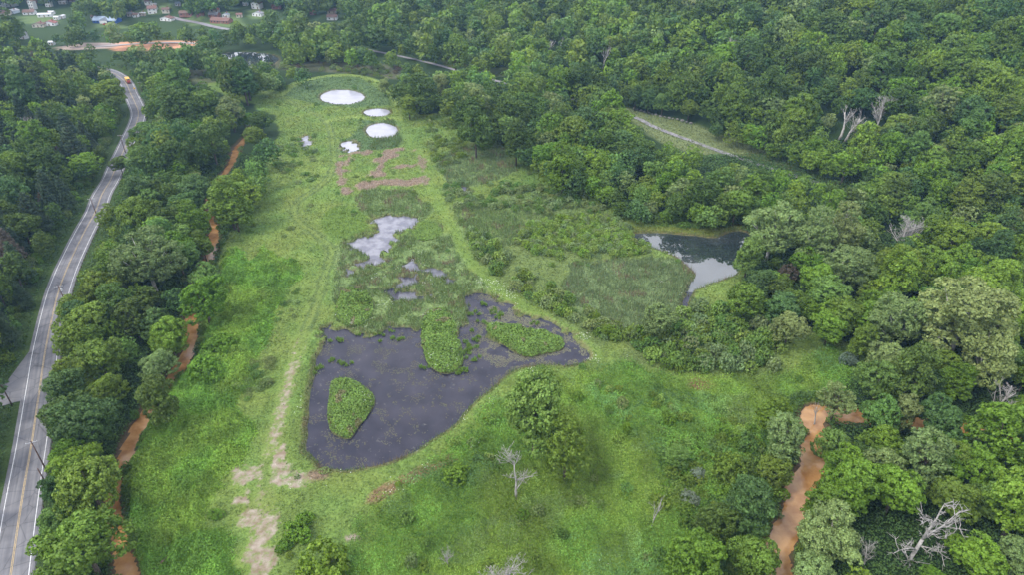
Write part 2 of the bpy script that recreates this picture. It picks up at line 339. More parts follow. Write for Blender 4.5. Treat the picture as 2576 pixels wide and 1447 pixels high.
M_PALE = mat('pale_bark', rough=.85); noisy(M_PALE, (.22, .20, .17), (.55, .53, .48), 1.2)
M_DEAD = mat('dead_wood', rough=.9); noisy(M_DEAD, (.24, .225, .21), (.44, .42, .395), 1.5)
M_POLE = mat('pole_wood', rough=.85); noisy(M_POLE, (.075, .045, .035), (.15, .095, .075), 1.5)
M_WIRE = mat('wire', (.03, .03, .03)); M_METAL = mat('galvanised_steel', rough=.45, metal=.6); noisy(M_METAL, (.35, .36, .38), (.5, .5, .52), 2)
M_WPAINT = mat('white_paint', rough=.6); noisy(M_WPAINT, (.34, .34, .34), (.6, .6, .6), 1.1, .3, .5)
M_YPAINT = mat('yellow_paint', rough=.6); noisy(M_YPAINT, (.28, .22, .13), (.46, .34, .17), 1.1, .35, .6)

def asphalt(name, a, b):
    m = mat(name, rough=.85, spec=.3); B = m.node_tree.nodes['Principled BSDF']
    uv = N(m, 'UVMap'); mp = N(m, 'Mapping'); mp.inputs['Scale'].default_value = (1.6, .035, 1); LK(m, uv.outputs[0], mp.inputs[0])
    r = noisy(m, a, b, 1.0, .3, .7, 6, mp.outputs[0])
    g = N(m, 'NewGeometry'); n = N(m, 'TexNoise'); n.inputs['Scale'].default_value = .22; n.inputs['Detail'].default_value = 9; LK(m, g.outputs['Position'], n.inputs['Vector'])
    rr = N(m, 'ValToRGB'); rr.color_ramp.elements[0].position = .32; rr.color_ramp.elements[1].position = .6; rr.color_ramp.elements[0].color = (.72, .72, .73, 1); rr.color_ramp.elements[1].color = (1.05, 1.04, 1.03, 1)
    LK(m, n.outputs['Fac'], rr.inputs[0])
    mu = N(m, 'Mix'); mu.data_type = 'RGBA'; mu.blend_type = 'MULTIPLY'; mu.inputs[0].default_value = 1; LK(m, r.outputs[0], mu.inputs[6]); LK(m, rr.outputs[0], mu.inputs[7])
    # cracks: thin voronoi edges, broken up by noise
    v = N(m, 'TexVoronoi'); v.feature = 'DISTANCE_TO_EDGE'; v.inputs['Scale'].default_value = .16; LK(m, g.outputs['Position'], v.inputs['Vector'])
    cr = N(m, 'ValToRGB'); cr.color_ramp.elements[0].position = .006; cr.color_ramp.elements[1].position = .02; cr.color_ramp.elements[0].color = (.62, .62, .62, 1); cr.color_ramp.elements[1].color = (1, 1, 1, 1)
    LK(m, v.outputs['Distance'], cr.inputs[0])
    m2 = N(m, 'Mix'); m2.data_type = 'RGBA'; m2.blend_type = 'MULTIPLY'; m2.inputs[0].default_value = .8; LK(m, mu.outputs[2], m2.inputs[6]); LK(m, cr.outputs[0], m2.inputs[7])
    LK(m, m2.outputs[2], B.inputs['Base Color']); return m
M_ASPH = asphalt('road_asphalt', (.115, .115, .126), (.195, .193, .20)); M_TRAIL = asphalt('trail_asphalt', (.2, .19, .2), (.26, .25, .26))

def water(name, a, b, scale, lo=.4, hi=.6, rough=.06, ior=1.33, bump=.03, spots=None):
    m = mat(name, rough=rough, spec=.5); B = m.node_tree.nodes['Principled BSDF']; B.inputs['IOR'].default_value = ior
    r = noisy(m, a, b, scale, lo, hi, 6); g = N(m, 'NewGeometry')
    n = N(m, 'TexNoise'); n.inputs['Scale'].default_value = 2.5; n.inputs['Detail'].default_value = 3; LK(m, g.outputs['Position'], n.inputs['Vector'])
    bp = N(m, 'Bump'); bp.inputs['Strength'].default_value = bump; bp.inputs['Distance'].default_value = .1; LK(m, n.outputs['Fac'], bp.inputs['Height']); LK(m, bp.outputs[0], B.inputs['Normal'])
    if spots:
        n2 = N(m, 'TexNoise'); n2.inputs['Scale'].default_value = spots[0]; n2.inputs['Detail'].default_value = 8; n2.inputs['Roughness'].default_value = .7; LK(m, g.outputs['Position'], n2.inputs['Vector'])
        rr = N(m, 'ValToRGB'); rr.color_ramp.elements[0].position = spots[1]; rr.color_ramp.elements[1].position = spots[1] + .05; LK(m, n2.outputs['Fac'], rr.inputs[0])
        mm = N(m, 'Mix'); mm.data_type = 'RGBA'; LK(m, rr.outputs[0], mm.inputs[0]); LK(m, r.outputs[0], mm.inputs[6]); mm.inputs[7].default_value = (*spots[2], 1); LK(m, mm.outputs[2], B.inputs['Base Color'])
        m3 = N(m, 'Mix'); m3.data_type = 'FLOAT'; LK(m, rr.outputs[0], m3.inputs[0]); m3.inputs[2].default_value = rough; m3.inputs[3].default_value = .6; LK(m, m3.outputs[0], B.inputs['Roughness'])
    return m
M_WMAIN = water('dark_pond_water', (.010, .011, .022), (.034, .032, .046), .16, .3, .7, .10, 1.34, .05, (.6, .61, (.085, .08, .075)))
M_WPALE = water('sky_pale_water', (.27, .27, .31), (.30, .30, .35), .2, .4, .6, .12, 1.4)  # pale sky reflection put into the base colour of the round ponds
M_WMID = water('grey_water', (.11, .11, .14), (.2, .2, .23), .25, .4, .6, .1, 1.4, .05, (.6, .62, (.12, .13, .09)))
M_WRIGHT = water('pond_water', (.02, .028, .028), (.05, .058, .058), .05, .42, .58, .02, 2.1, .008)
M_WMARSH = water('marsh_water', (.05, .05, .065), (.10, .10, .12), .3, .4, .6, .08, 1.5, .04)
M_CREEK = water('orange_creek_water', (.26, .125, .042), (.40, .225, .09), .35, .35, .65, .12, 1.4, .12)

def ground_mat():
    m = mat('ground_cover', rough=.95, spec=.1); B = m.node_tree.nodes['Principled BSDF']
    a = N(m, 'Attribute'); a.attribute_name = 'col'; b = N(m, 'Attribute'); b.attribute_name = 'bare'; g = N(m, 'NewGeometry')
    n = N(m, 'TexNoise'); n.inputs['Scale'].default_value = 1.6; n.inputs['Detail'].default_value = 8; n.inputs['Roughness'].default_value = .65; LK(m, g.outputs['Position'], n.inputs['Vector'])
    r = N(m, 'ValToRGB'); r.color_ramp.elements[0].position = .3; r.color_ramp.elements[1].position = .7; r.color_ramp.elements[0].color = (.6, .62, .6, 1); r.color_ramp.elements[1].color = (1.35, 1.3, 1.3, 1); LK(m, n.outputs['Fac'], r.inputs[0])
    mu = N(m, 'Mix'); mu.data_type = 'RGBA'; mu.blend_type = 'MULTIPLY'; mu.inputs[0].default_value = 1; LK(m, a.outputs['Color'], mu.inputs[6]); LK(m, r.outputs[0], mu.inputs[7])
    nb = N(m, 'TexNoise'); nb.inputs['Scale'].default_value = .55; nb.inputs['Detail'].default_value = 10; nb.inputs['Roughness'].default_value = .72; LK(m, g.outputs['Position'], nb.inputs['Vector'])
    ad = N(m, 'Math'); ad.operation = 'MULTIPLY_ADD'; LK(m, nb.outputs['Fac'], ad.inputs[0]); ad.inputs[1].default_value = -3.4; ad.inputs[2].default_value = 1.55
    a2 = N(m, 'Math'); a2.operation = 'ADD'; LK(m, ad.outputs[0], a2.inputs[0]); LK(m, b.outputs['Fac'], a2.inputs[1])
    r2 = N(m, 'ValToRGB'); r2.color_ramp.elements[0].position = .35; r2.color_ramp.elements[1].position = .95; LK(m, a2.outputs[0], r2.inputs[0])
    n2 = N(m, 'TexNoise'); n2.inputs['Scale'].default_value = .5; n2.inputs['Detail'].default_value = 6; LK(m, g.outputs['Position'], n2.inputs['Vector'])
    dc = N(m, 'ValToRGB'); dc.color_ramp.elements[0].position = .35; dc.color_ramp.elements[1].position = .65; dc.color_ramp.elements[0].color = (.19, .145, .10, 1); dc.color_ramp.elements[1].color = (.31, .265, .215, 1); LK(m, n2.outputs['Fac'], dc.inputs[0])
    mm = N(m, 'Mix'); mm.data_type = 'RGBA'; LK(m, r2.outputs[0], mm.inputs[0]); LK(m, mu.outputs[2], mm.inputs[6]); LK(m, dc.outputs[0], mm.inputs[7]); LK(m, mm.outputs[2], B.inputs['Base Color'])
    bp = N(m, 'Bump'); bp.inputs['Strength'].default_value = .6; bp.inputs['Distance'].default_value = .4; LK(m, n.outputs['Fac'], bp.inputs['Height']); LK(m, bp.outputs[0], B.inputs['Normal'])
    return m
M_GROUND = ground_mat()

# ------------------------------------------------------------------ mesh helpers
def link(name, me, parent=None):
    o = bpy.data.objects.new(name, me); COL.objects.link(o)
    if parent is not None: o.parent = parent
    return o
def tag(o, label=None, cat=None, group=None, kind=None):
    if label: o['label'] = label
    if cat: o['category'] = cat
    if group: o['group'] = group
    if kind: o['kind'] = kind
    return o
def np_mesh(name, V, F, m, k=4, facecol=None, smooth_=False, attrs=None, uv=None):
    me = bpy.data.meshes.new(name); V = np.asarray(V, np.float32).reshape(-1, 3); F = np.asarray(F, np.int32).reshape(-1, k)
    me.vertices.add(len(V)); me.vertices.foreach_set('co', V.ravel())
    me.loops.add(F.size); me.loops.foreach_set('vertex_index', F.ravel())
    me.polygons.add(len(F)); me.polygons.foreach_set('loop_start', np.arange(len(F), dtype=np.int32) * k)
    if smooth_: me.polygons.foreach_set('use_smooth', np.ones(len(F), bool))
    if facecol is not None:
        a = me.attributes.new('var', 'FLOAT_COLOR', 'FACE'); c = np.ones((len(F), 4), np.float32); c[:, :3] = facecol; a.data.foreach_set('color', c.ravel())
    if attrs:
        for n_, v in attrs.items():
            if v.ndim == 2:
                a = me.attributes.new(n_, 'FLOAT_COLOR', 'POINT'); c = np.ones((len(V), 4), np.float32); c[:, :3] = v; a.data.foreach_set('color', c.ravel())
            else:
                a = me.attributes.new(n_, 'FLOAT', 'POINT'); a.data.foreach_set('value', v.astype(np.float32).ravel())
    if uv is not None:
        u = me.uv_layers.new(name='UVMap'); u.data.foreach_set('uv', np.asarray(uv, np.float32)[F.ravel()].ravel())
    me.materials.append(m); me.update(); me.validate(); return me
class MB:
    def __init__(s): s.v = []; s.f = []
    def add(s, vs, fs):
        n = len(s.v); s.v += [tuple(p) for p in vs]; s.f += [tuple(i + n for i in f) for f in fs]; return s
    def box(s, cx, cy, cz, sx, sy, sz, rz=0):
        c, n = math.cos(rz), math.sin(rz); P = []
        for dz in (-.5, .5):
            for dx, dy in ((-.5, -.5), (.5, -.5), (.5, .5), (-.5, .5)):
                X, Y = dx * sx, dy * sy; P.append((cx + X * c - Y * n, cy + X * n + Y * c, cz + dz * sz))
        return s.add(P, [(3, 2, 1, 0), (4, 5, 6, 7), (0, 1, 5, 4), (1, 2, 6, 5), (2, 3, 7, 6), (3, 0, 4, 7)])
    def tube(s, pts, rad, n=6, cap=True):
        pts = [Vector(p) for p in pts]; V = []
        for i, p in enumerate(pts):
            d = (pts[min(i + 1, len(pts) - 1)] - pts[max(i - 1, 0)]).normalized()
            a = d.orthogonal().normalized(); b = d.cross(a)
            if i and True:
                a = (pa - d * pa.dot(d)).normalized(); b = d.cross(a)
            pa = a
            for k in range(n):
                t = 2 * math.pi * k / n; V.append(p + (a * math.cos(t) + b * math.sin(t)) * rad[i])
        F = [(i * n + k, i * n + (k + 1) % n, (i + 1) * n + (k + 1) % n, (i + 1) * n + k) for i in range(len(pts) - 1) for k in range(n)]
        if cap: F += [tuple(range(n))[::-1], tuple((len(pts) - 1) * n + k for k in range(n))]
        return s.add(V, F)
    def mesh(s, name, m, sm=False):
        me = bpy.data.meshes.new(name); me.from_pydata(s.v, [], s.f); me.materials.append(m)
        if sm: me.polygons.foreach_set('use_smooth', np.ones(len(me.polygons), bool))
        me.update(); return me
    def obj(s, name, m, parent=None, sm=False): return link(name, s.mesh(name, m, sm), parent)
def empty(name, loc, rz=0):
    o = bpy.data.objects.new(name, None); COL.objects.link(o); o.location = loc; o.rotation_euler = (0, 0, rz); o.empty_display_size = .5; return o

# ------------------------------------------------------------------ ground sheet
def axis(segs):
    a = [segs[0][0]]
    for lo, hi, st0, st1 in segs:
        x = lo
        while x < hi:
            t = (x - lo) / (hi - lo); x += st0 + (st1 - st0) * t; a.append(min(x, hi))
    return np.array(a)
ax = axis([(-3500, -600, 300, 20), (-600, -220, 12, 2), (-220, 190, .85, .85), (190, 600, 1.5, 12), (600, 3500, 20, 300)])
ay = axis([(-600, 50, 60, 5), (50, 230, .8, .8), (230, 520, .9, 2.2), (520, 900, 3, 10), (900, 6000, 20, 400)])
GX, GY = np.meshgrid(ax, ay)
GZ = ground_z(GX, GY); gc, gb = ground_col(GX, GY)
nx, ny = len(ax), len(ay)
I = (np.arange(ny - 1)[:, None] * nx + np.arange(nx - 1)[None]).ravel()
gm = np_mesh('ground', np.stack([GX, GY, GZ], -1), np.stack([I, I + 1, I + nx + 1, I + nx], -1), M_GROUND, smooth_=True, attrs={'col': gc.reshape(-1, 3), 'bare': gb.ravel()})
tag(link('ground', gm), kind='structure')

def fast_z(x, y):
    """ground height by bilinear lookup in the sheet"""
    i = np.clip(np.searchsorted(ax, x) - 1, 0, nx - 2); j = np.clip(np.searchsorted(ay, y) - 1, 0, ny - 2)
    fx = (x - ax[i]) / (ax[i + 1] - ax[i]); fy = (y - ay[j]) / (ay[j + 1] - ay[j])
    return (GZ[j, i] * (1 - fx) + GZ[j, i + 1] * fx) * (1 - fy) + (GZ[j + 1, i] * (1 - fx) + GZ[j + 1, i + 1] * fx) * fy
def fast_c(x, y):
    i = np.clip(np.searchsorted(ax, x), 0, nx - 1); j = np.clip(np.searchsorted(ay, y), 0, ny - 1)
    return gc[j, i], gb[j, i]

# water sheets: flat, the ground dips below them, so the shoreline is where they meet
def water_sheet(name, polys, z, m, mg=3.5):
    mb = MB()
    for P in polys:
        c = P.mean(0); n = len(P); T = np.roll(P, -1, 0) - np.roll(P, 1, 0); nn = np.stack([T[:, 1], -T[:, 0]], 1); nn /= np.linalg.norm(nn, axis=1)[:, None] + 1e-9
        area = .5 * np.sum(P[:, 0] * np.roll(P[:, 1], -1) - np.roll(P[:, 0], -1) * P[:, 1])
        if area < 0: nn = -nn
        lo = P.min(0) - mg; hi = P.max(0) + mg
        mb.add([(lo[0], lo[1], z), (hi[0], lo[1], z), (hi[0], hi[1], z), (lo[0], hi[1], z)], [(0, 1, 2, 3)])
    return tag(mb.obj(name, m), kind='structure')
water_sheet('pond_water', [POND], -.35, M_WMAIN)
water_sheet('pond_water', [MIDP], -.345, M_WMID, 2.5)
for i_, P in enumerate(SMALL): water_sheet('pond_water', [P], -.34 + .0007 * i_, (M_WMARSH if i_ in (0, 1, 2, 6) else M_WPALE if i_ == 5 else M_WMID), 1.5)
for P in RP: water_sheet('pond_water', [P], -.33, M_WPALE, 1.5)
water_sheet('pond_water', [RIGHTP], -.35, M_WRIGHT, 2); water_sheet('pond_water', [FARP], -.35, M_WRIGHT, 3)
def ribbon(name, L, half, m, z=None, lift=0.0, offs=0.0, kind='structure', cols=2, parent=None):
    L = np.asarray(L); T = np.gradient(L, axis=0); T /= np.linalg.norm(T, axis=1)[:, None]; Nn = np.stack([-T[:, 1], T[:, 0]], 1)
    s = np.r_[0, np.cumsum(np.linalg.norm(np.diff(L, axis=0), axis=1))]
    V = []; UV = []
    for c in range(cols):
        o = offs + half * (1 - 2 * c / (cols - 1)); P = L + Nn * o
        zz = (hills(P[:, 0], P[:, 1]) + lift) if z is None else np.full(len(P), z)
        V.append(np.c_[P, zz]); UV.append(np.c_[np.full(len(P), o), s])
    V = np.stack(V, 1); UV = np.stack(UV, 1); n = len(L)
    I = (np.arange(n - 1)[:, None] * cols + np.arange(cols - 1)[None]).ravel()
    F = np.stack([I, I + cols, I + cols + 1, I + 1], -1)
    me = np_mesh(name, V, F, m, uv=UV.reshape(-1, 2)); o = link(name, me, parent)
    if kind: tag(o, kind=kind)
    return o
water_sheet('creek_water', [CREEK_A], -1.35, M_CREEK); water_sheet('creek_water', [CREEK_B], -1.352, M_CREEK)
ribbon('stream_water', OUTLET, 1.1, M_WMAIN, z=-.36); water_sheet('pond_water', [WETA], -.356, M_WMARSH, 0)
ribbon('road', ROAD, 4.5, M_ASPH, lift=.02, cols=5)
for off in (.14, -.14): ribbon('road_marking', ROAD, .07, M_YPAINT, lift=.04, offs=off)
for off in (3.5, -3.5): ribbon('road_marking', ROAD, .085, M_WPAINT, lift=.04, offs=off)
ribbon('trail', TRAIL, 1.7, M_TRAIL, lift=.12, cols=3)
mb = MB(); n_ = len(SIDE); mb.add([(p[0], p[1], .005) for p in SIDE], [tuple(range(n_))[::-1]]); so = mb.obj('side_road', M_ASPH); tag(so, kind='structure')
so.data.uv_layers.new(name='UVMap')
village_road = FL([(430, 42), (455, 49), (483, 54), (504, 58), (540, 67), (575, 74)])
ribbon('village_road', smooth(village_road, False, 4), 3.0, M_TRAIL, lift=.35)
ribbon('dirt_road', smooth(FL([(225, 118), (290, 114), (360, 109), (440, 107), (495, 109)]), False, 4), 2.0, mat('pale_dirt', (.33, .30, .29), .9), lift=.4)

# ------------------------------------------------------------------ foliage prototypes
def quads_from(P, Nn, size, asp, rng):
    n = len(P); Nn = Nn / (np.linalg.norm(Nn, axis=1)[:, None] + 1e-9)
    r = rng.normal(size=(n, 3)); t = np.cross(Nn, r); t /= np.linalg.norm(t, axis=1)[:, None] + 1e-9; b = np.cross(Nn, t)
    s = (size if np.ndim(size) else np.full(n, size)) * rng.uniform(.7, 1.3, n); s = s[:, None]
    fold = Nn * s * rng.uniform(-.18, .18, (n, 1))
    return np.stack([P - t * s * .5 + fold, P - b * s * .5 * asp, P + t * s * .5 + fold, P + b * s * .5 * asp], 1)
def crown(seed, kind, ntuft, per, leaf):
    rng = np.random.default_rng(seed)
    P = dict(round=(20, .64, .72, 1.42, .78, .34), tall=(24, .54, 1.02, 1.72, .8, .36), spread=(30, .72, .74, 1.42, .72, .29), bush=(13, .56, .34, .44, .75, .38), slim=(18, .50, 1.3, 1.75, .75, .40))[kind]
    nl, sx, sz, cz, flat_, rl = P
    d = rng.normal(size=(nl * 6, 3)); d /= np.linalg.norm(d, axis=1)[:, None]; d = d[d[:, 2] > -.62]
    # spread the lobes apart
    keep = []
    for q in d:
        if all(np.dot(q, d[k]) < .80 for k in keep): keep.append(len(keep)); d[len(keep) - 1] = q
        if len(keep) >= nl: break
    d = d[:len(keep)]; nl = len(d)
    rad = rng.uniform(.62, 1.32, nl) * rl
    C = d * np.array([sx, sx, sz]) * rng.uniform(.66, 1.24, (nl, 1)) + np.array([0, 0, cz]); C = np.vstack([C, [0, 0, cz]]); rad = np.r_[rad, rl * 1.25]
    if kind == 'spread': rad *= 1.0
    lobevar = rng.uniform(.84, 1.18, len(C))
    A = rad ** 2 / np.sum(rad ** 2); lid = rng.choice(len(C), ntuft * 2, p=A)
    u = rng.normal(size=(ntuft * 2, 3)); u[:, 2] += .35; u /= np.linalg.norm(u, axis=1)[:, None]
    tp = C[lid] + u * rad[lid][:, None] * np.array([1, 1, flat_]) * rng.uniform(.86, 1.1, (len(lid), 1))
    ok = np.ones(len(tp), bool)
    for k in range(len(C)):
        q = (tp - C[k]) / np.array([1, 1, flat_]); ok &= ~((np.linalg.norm(q, axis=1) < rad[k] * .72) & (lid != k))
    ok &= tp[:, 2] > (0.02 if kind == 'bush' else .28)
    tp = tp[ok][:ntuft]; u = u[ok][:ntuft]; lid = lid[ok][:ntuft]
    n = len(tp)
    if per == 1:
        q = quads_from(tp, u + rng.normal(size=(n, 3)) * .35, leaf, .85, rng); v = lobevar[lid] * rng.uniform(.78, 1.22, n); cz_ = v
        V = q
    else:
        tr = rl * .36
        w_ = rng.normal(size=(n, per, 3)); w_ /= np.linalg.norm(w_, axis=2)[..., None]; w_ = w_ + u[:, None] * .7; w_ /= np.linalg.norm(w_, axis=2)[..., None]
        pp = tp[:, None] + w_ * tr * rng.uniform(.55, 1.1, (n, per, 1)) * np.array([1, 1, .75])
        nn = w_ + rng.normal(size=w_.shape) * .45
        V = quads_from(pp.reshape(-1, 3), nn.reshape(-1, 3), leaf, .8, rng)
        tv = lobevar[lid] * rng.uniform(.88, 1.12, n); v = (tv[:, None] * rng.uniform(.8, 1.2, (n, per))).ravel()
    hue = rng.uniform(-.06, .06, len(V)); col = np.stack([v * (1 + hue), v, v * (1 - hue)], 1)
    return V.astype(np.float32), col.astype(np.float32), C, rad
def pine(seed, n, leaf):
    rng = np.random.default_rng(seed); V = []; vs = []
    tiers = 11; pts = []; nor = []; var = []
    for k in range(tiers):
        t = k / (tiers - 1); z = .7 + 2.6 * t; R = (1 - t) ** .8 * .95 + .1; nb = int(6 + 3 * (1 - t)); ph = rng.uniform(0, 6.28)
        for b in range(nb):
            a = ph + 6.283 * b / nb + rng.uniform(-.25, .25); m = max(3, int(n / tiers / nb * (.4 + R))); rr = np.sqrt(rng.uniform(.02, 1, m)) * R * rng.uniform(.75, 1.1)
            wd = rng.normal(size=m) * .13 * (.4 + rr); x = np.cos(a) * rr - np.sin(a) * wd; y = np.sin(a) * rr + np.cos(a) * wd
            zz = z - .12 * rr + rng.normal(size=m) * .045 + .10 * rr ** 2
            pts.append(np.stack([x, y, zz], 1)); nor.append(np.stack([np.cos(a) * np.full(m, .3), np.sin(a) * np.full(m, .3), np.ones(m)], 1) + rng.normal(size=(m, 3)) * .45); var.append(rng.uniform(.8, 1.2) * rng.uniform(.75, 1.2, m))
    P = np.vstack(pts); Nn = np.vstack(nor); v = np.concatenate(var)
    return quads_from(P, Nn, leaf, .5, rng).astype(np.float32), np.stack([v, v, v], 1).astype(np.float32), None, None
def crown_mesh(name, V, col):
    return np_mesh(name, V.reshape(-1, 3), np.arange(len(V) * 4), M_LEAFO, facecol=col)
def trunk_mesh(name, seed, C, rad, m, r0=.055, h=1.6, limbs=8, base=0):
    rng = random.Random(seed); mb = MB(); top = Vector((rng.uniform(-.06, .06), rng.uniform(-.06, .06), h))
    pts = [Vector((0, 0, -.15)), Vector((rng.uniform(-.02, .02), rng.uniform(-.02, .02), h * .35)), Vector((top.x * .6, top.y * .6, h * .7)), top]
    mb.tube(pts, [r0 * 1.25, r0, r0 * .7, r0 * .3], 7)
    if C is not None:
        idx = list(range(len(C) - 1)); rng.shuffle(idx)
        for k in idx[:limbs]:
            e = Vector(C[k]) * 1.0; e = Vector((e.x * 1.12, e.y * 1.12, e.z + rad[k] * .5)); t = rng.uniform(.3, .6); s = pts[1].lerp(pts[2], t) if e.z > h * .6 else pts[1]
            mid = s.lerp(e, .5) + Vector((0, 0, -.08)); mb.tube([s, mid, e], [r0 * .5, r0 * .32, r0 * .12], 5)
            for q in range(2):
                e2 = mid.lerp(e, .4) + Vector((rng.uniform(-.25, .25), rng.uniform(-.25, .25), rng.uniform(.1, .3))); mb.tube([mid, e2], [r0 * .22, r0 * .07], 4)
    return mb.mesh(name, m, True)
PROTO = {}
def mkproto(key, kind, seeds, ntuft, per, leaf, bark=M_BARK, limbs=6, r0=.055):
    L = []
    for s in seeds:
        V, c, C, rad = crown(s, kind, ntuft, per, leaf)
        h = {'round': 1.7, 'tall': 2.2, 'spread': 1.7, 'bush': .6, 'slim': 2.3}[kind]
        L.append((crown_mesh('crown', V, c), trunk_mesh('trunk', s, C, rad, bark, r0, h, limbs), V, c))
    PROTO[key] = L
mkproto('round_hi', 'round', range(11, 16), 520, 22, .085); mkproto('tall_hi', 'tall', range(21, 25), 560, 22, .085)
mkproto('spread_hi', 'spread', range(31, 34), 900, 22, .065, M_PALE, 14, .05); mkproto('pale_hi', 'tall', range(35, 38), 640, 22, .075, M_PALE, 12, .05)
mkproto('thin_hi', 'tall', range(38, 40), 300, 20, .085, M_BARK, 14, .05)
mkproto('slim_hi', 'slim', range(41, 43), 420, 18, .09, M_BARK, 5, .05); mkproto('bush_hi', 'bush', range(51, 55), 200, 14, .12, M_BARK, 4, .04)
mkproto('round_md', 'round', range(60, 69), 330, 9, .13); mkproto('tall_md', 'tall', range(70, 79), 330, 9, .13); mkproto('bush_md', 'bush', range(55, 59), 130, 6, .18, M_BARK, 3, .04)
PROTO['pine'] = []
for s in range(3):
    V, c, _, _ = pine(80 + s, 3600, .15); PROTO['pine'].append((crown_mesh('crown', V, c), trunk_mesh('trunk', 80 + s, None, None, M_BARK, .05, 3.2), V, c))
LOW = {k: [crown(s, k, 430, 1, .23)[:2] for s in range(90, 98)] for k in ('round', 'tall')}
LOW['pine'] = [pine(99, 520, .34)[:2]]
MIDL = {k: [crown(s, k, 260, 5, .15)[:2] for s in range(190, 195)] for k in ('round', 'tall')}
MIDL['pine'] = [pine(199, 1400, .22)[:2]]
MIDL['bush'] = [crown(s, 'bush', 130, 3, .2)[:2] for s in range(200, 204)]; LOW['bush'] = MIDL['bush']

def dead_mesh(seed, h=9, spread=1.0, forks=1, dens=1.0, m=None, r0=None):
    rng = random.Random(seed); mb = MB(); r0 = r0 or h * .034
    def grow(p, d, L, r, lvl):
        seg = 4; pts = [p]; rr = [r]
        for i in range(seg):
            d = (d + Vector((rng.uniform(-.2, .2), rng.uniform(-.2, .2), rng.uniform(-.02, .16)))).normalized(); p = p + d * L / seg; pts.append(p); rr.append(max(r * (1 - .75 * (i + 1) / seg), .02))
        mb.tube(pts, rr, 6 if lvl == 0 else (5 if lvl == 1 else 3))
        if lvl < 3:
            nb = int((9, 6, 4)[lvl] * dens)
            for k in range(nb):
                t = rng.uniform(.25 if lvl == 0 else .15, .98); i = min(int(t * seg), seg - 1); q = pts[i].lerp(pts[i + 1], t * seg - i)
                a = rng.uniform(0, 6.283); e = rng.uniform(.35, 1.0) if lvl == 0 else rng.uniform(.0, .9)
                nd = Vector((math.cos(a) * math.cos(e) * spread, math.sin(a) * math.cos(e) * spread, math.sin(e))); nd = (nd + d * .35).normalized()
                grow(q, nd, L * rng.uniform(.35, .62) * (1.15 - .5 * t), rr[i] * .5, lvl + 1)
    for f in range(forks):
        a = rng.uniform(0, 6.28); grow(Vector((0, 0, -.3)), Vector((math.cos(a) * .3 * (forks > 1), math.sin(a) * .3 * (forks > 1), 1)).normalized(), h, r0, 0)
    return mb.mesh('trunk', m or M_DEAD, True)
DEAD = [dead_mesh(301 + i, 9, 1.0, 1 + i % 2) for i in range(5)]
DEADT = [dead_mesh(321 + i, 12, .35, 1, .7) for i in range(3)]

# ------------------------------------------------------------------ keep-clear shapes in view (what the trees may not hide)
def pin(P, x, y): return sdpoly(P, x, y, 60) 
CLEARP = [PX['meadow']]
CL = []       # capsules (polyline px, half width px)
def cap(pts, r): CL.append((np.array(pts, float), r))
cap(ROADC[1:5], 34); cap(ROADC[4:8], 24); cap(ROADC[7:11], 17); cap([(257, 485), (277, 450)], 8); cap([(314, 374), (332, 337), (347, 303), (350, 280)], 10); cap([(347, 270), (324, 213), (307, 197), (288, 187)], 5)
cap([(594, 380), (584, 410), (564, 437)], 9); cap([(524, 505), (527, 540), (535, 570), (537, 610), (534, 650)], 15); cap([(478, 800), (481, 850), (472, 890), (445, 932)], 13)
cap([(365, 1048), (343, 1081), (328, 1112)], 8); cap([(315, 1145), (297, 1190), (288, 1220)], 9); cap([(272, 1275), (286, 1310), (297, 1347), (302, 1380)], 10); cap([(500, 700), (499, 704)], 2)
cap([(2045, 1045), (2055, 1075), (2062, 1100)], 12); cap([(2035, 1200), (2012, 1235), (2005, 1255)], 9); cap([(1998, 1310), (1965, 1370), (1960, 1447)], 12); cap([(2184, 1047), (2190, 1060)], 5)
cap([(940, 127), (990, 137), (1050, 150), (1115, 166), (1150, 176)], 5); cap([(1592, 296), (1640, 318), (1700, 340), (1745, 356)], 8)
cap([(1750, 350), (1850, 377), (1950, 408), (2050, 440), (2140, 468)], 9)
cap([(2290, 1380), (2320, 1240)], 38); cap([(2330, 1330), (2410, 1290)], 30); cap([(2240, 1400), (2300, 1390)], 20); cap([(1640, 1330), (1638, 1260)], 12); cap([(1290, 1240), (1285, 1150)], 40); cap([(2245, 600), (2250, 570)], 26)
cap([(2110, 345), (2130, 320)], 22); cap([(2200, 300), (2200, 290)], 14); cap([(1515, 165), (1515, 150)], 5); cap([(1400, 110), (1415, 95)], 12); cap([(2480, 1000), (2480, 990)], 22); cap([(1230, 720)], 1) if 0 else None
for k in ('strip', 'reddirt', 'reddirt2', 'lawn1', 'lawn2', 'lawn3', 'lawn4', 'lawn5', 'brown', 'brown2', 'farpatch', 'farpatch2'): CLEARP.append(PX[k])
CLEARP.append(np.array([(552, 132), (690, 130), (705, 150), (670, 162), (560, 166)], float))
CLEARP.append(np.array([(1590, 580), (1870, 575), (1850, 690), (1750, 730)], float)); CLEARP.append(np.array([(0, 960), (100, 870), (110, 1447), (-50, 1500)], float))
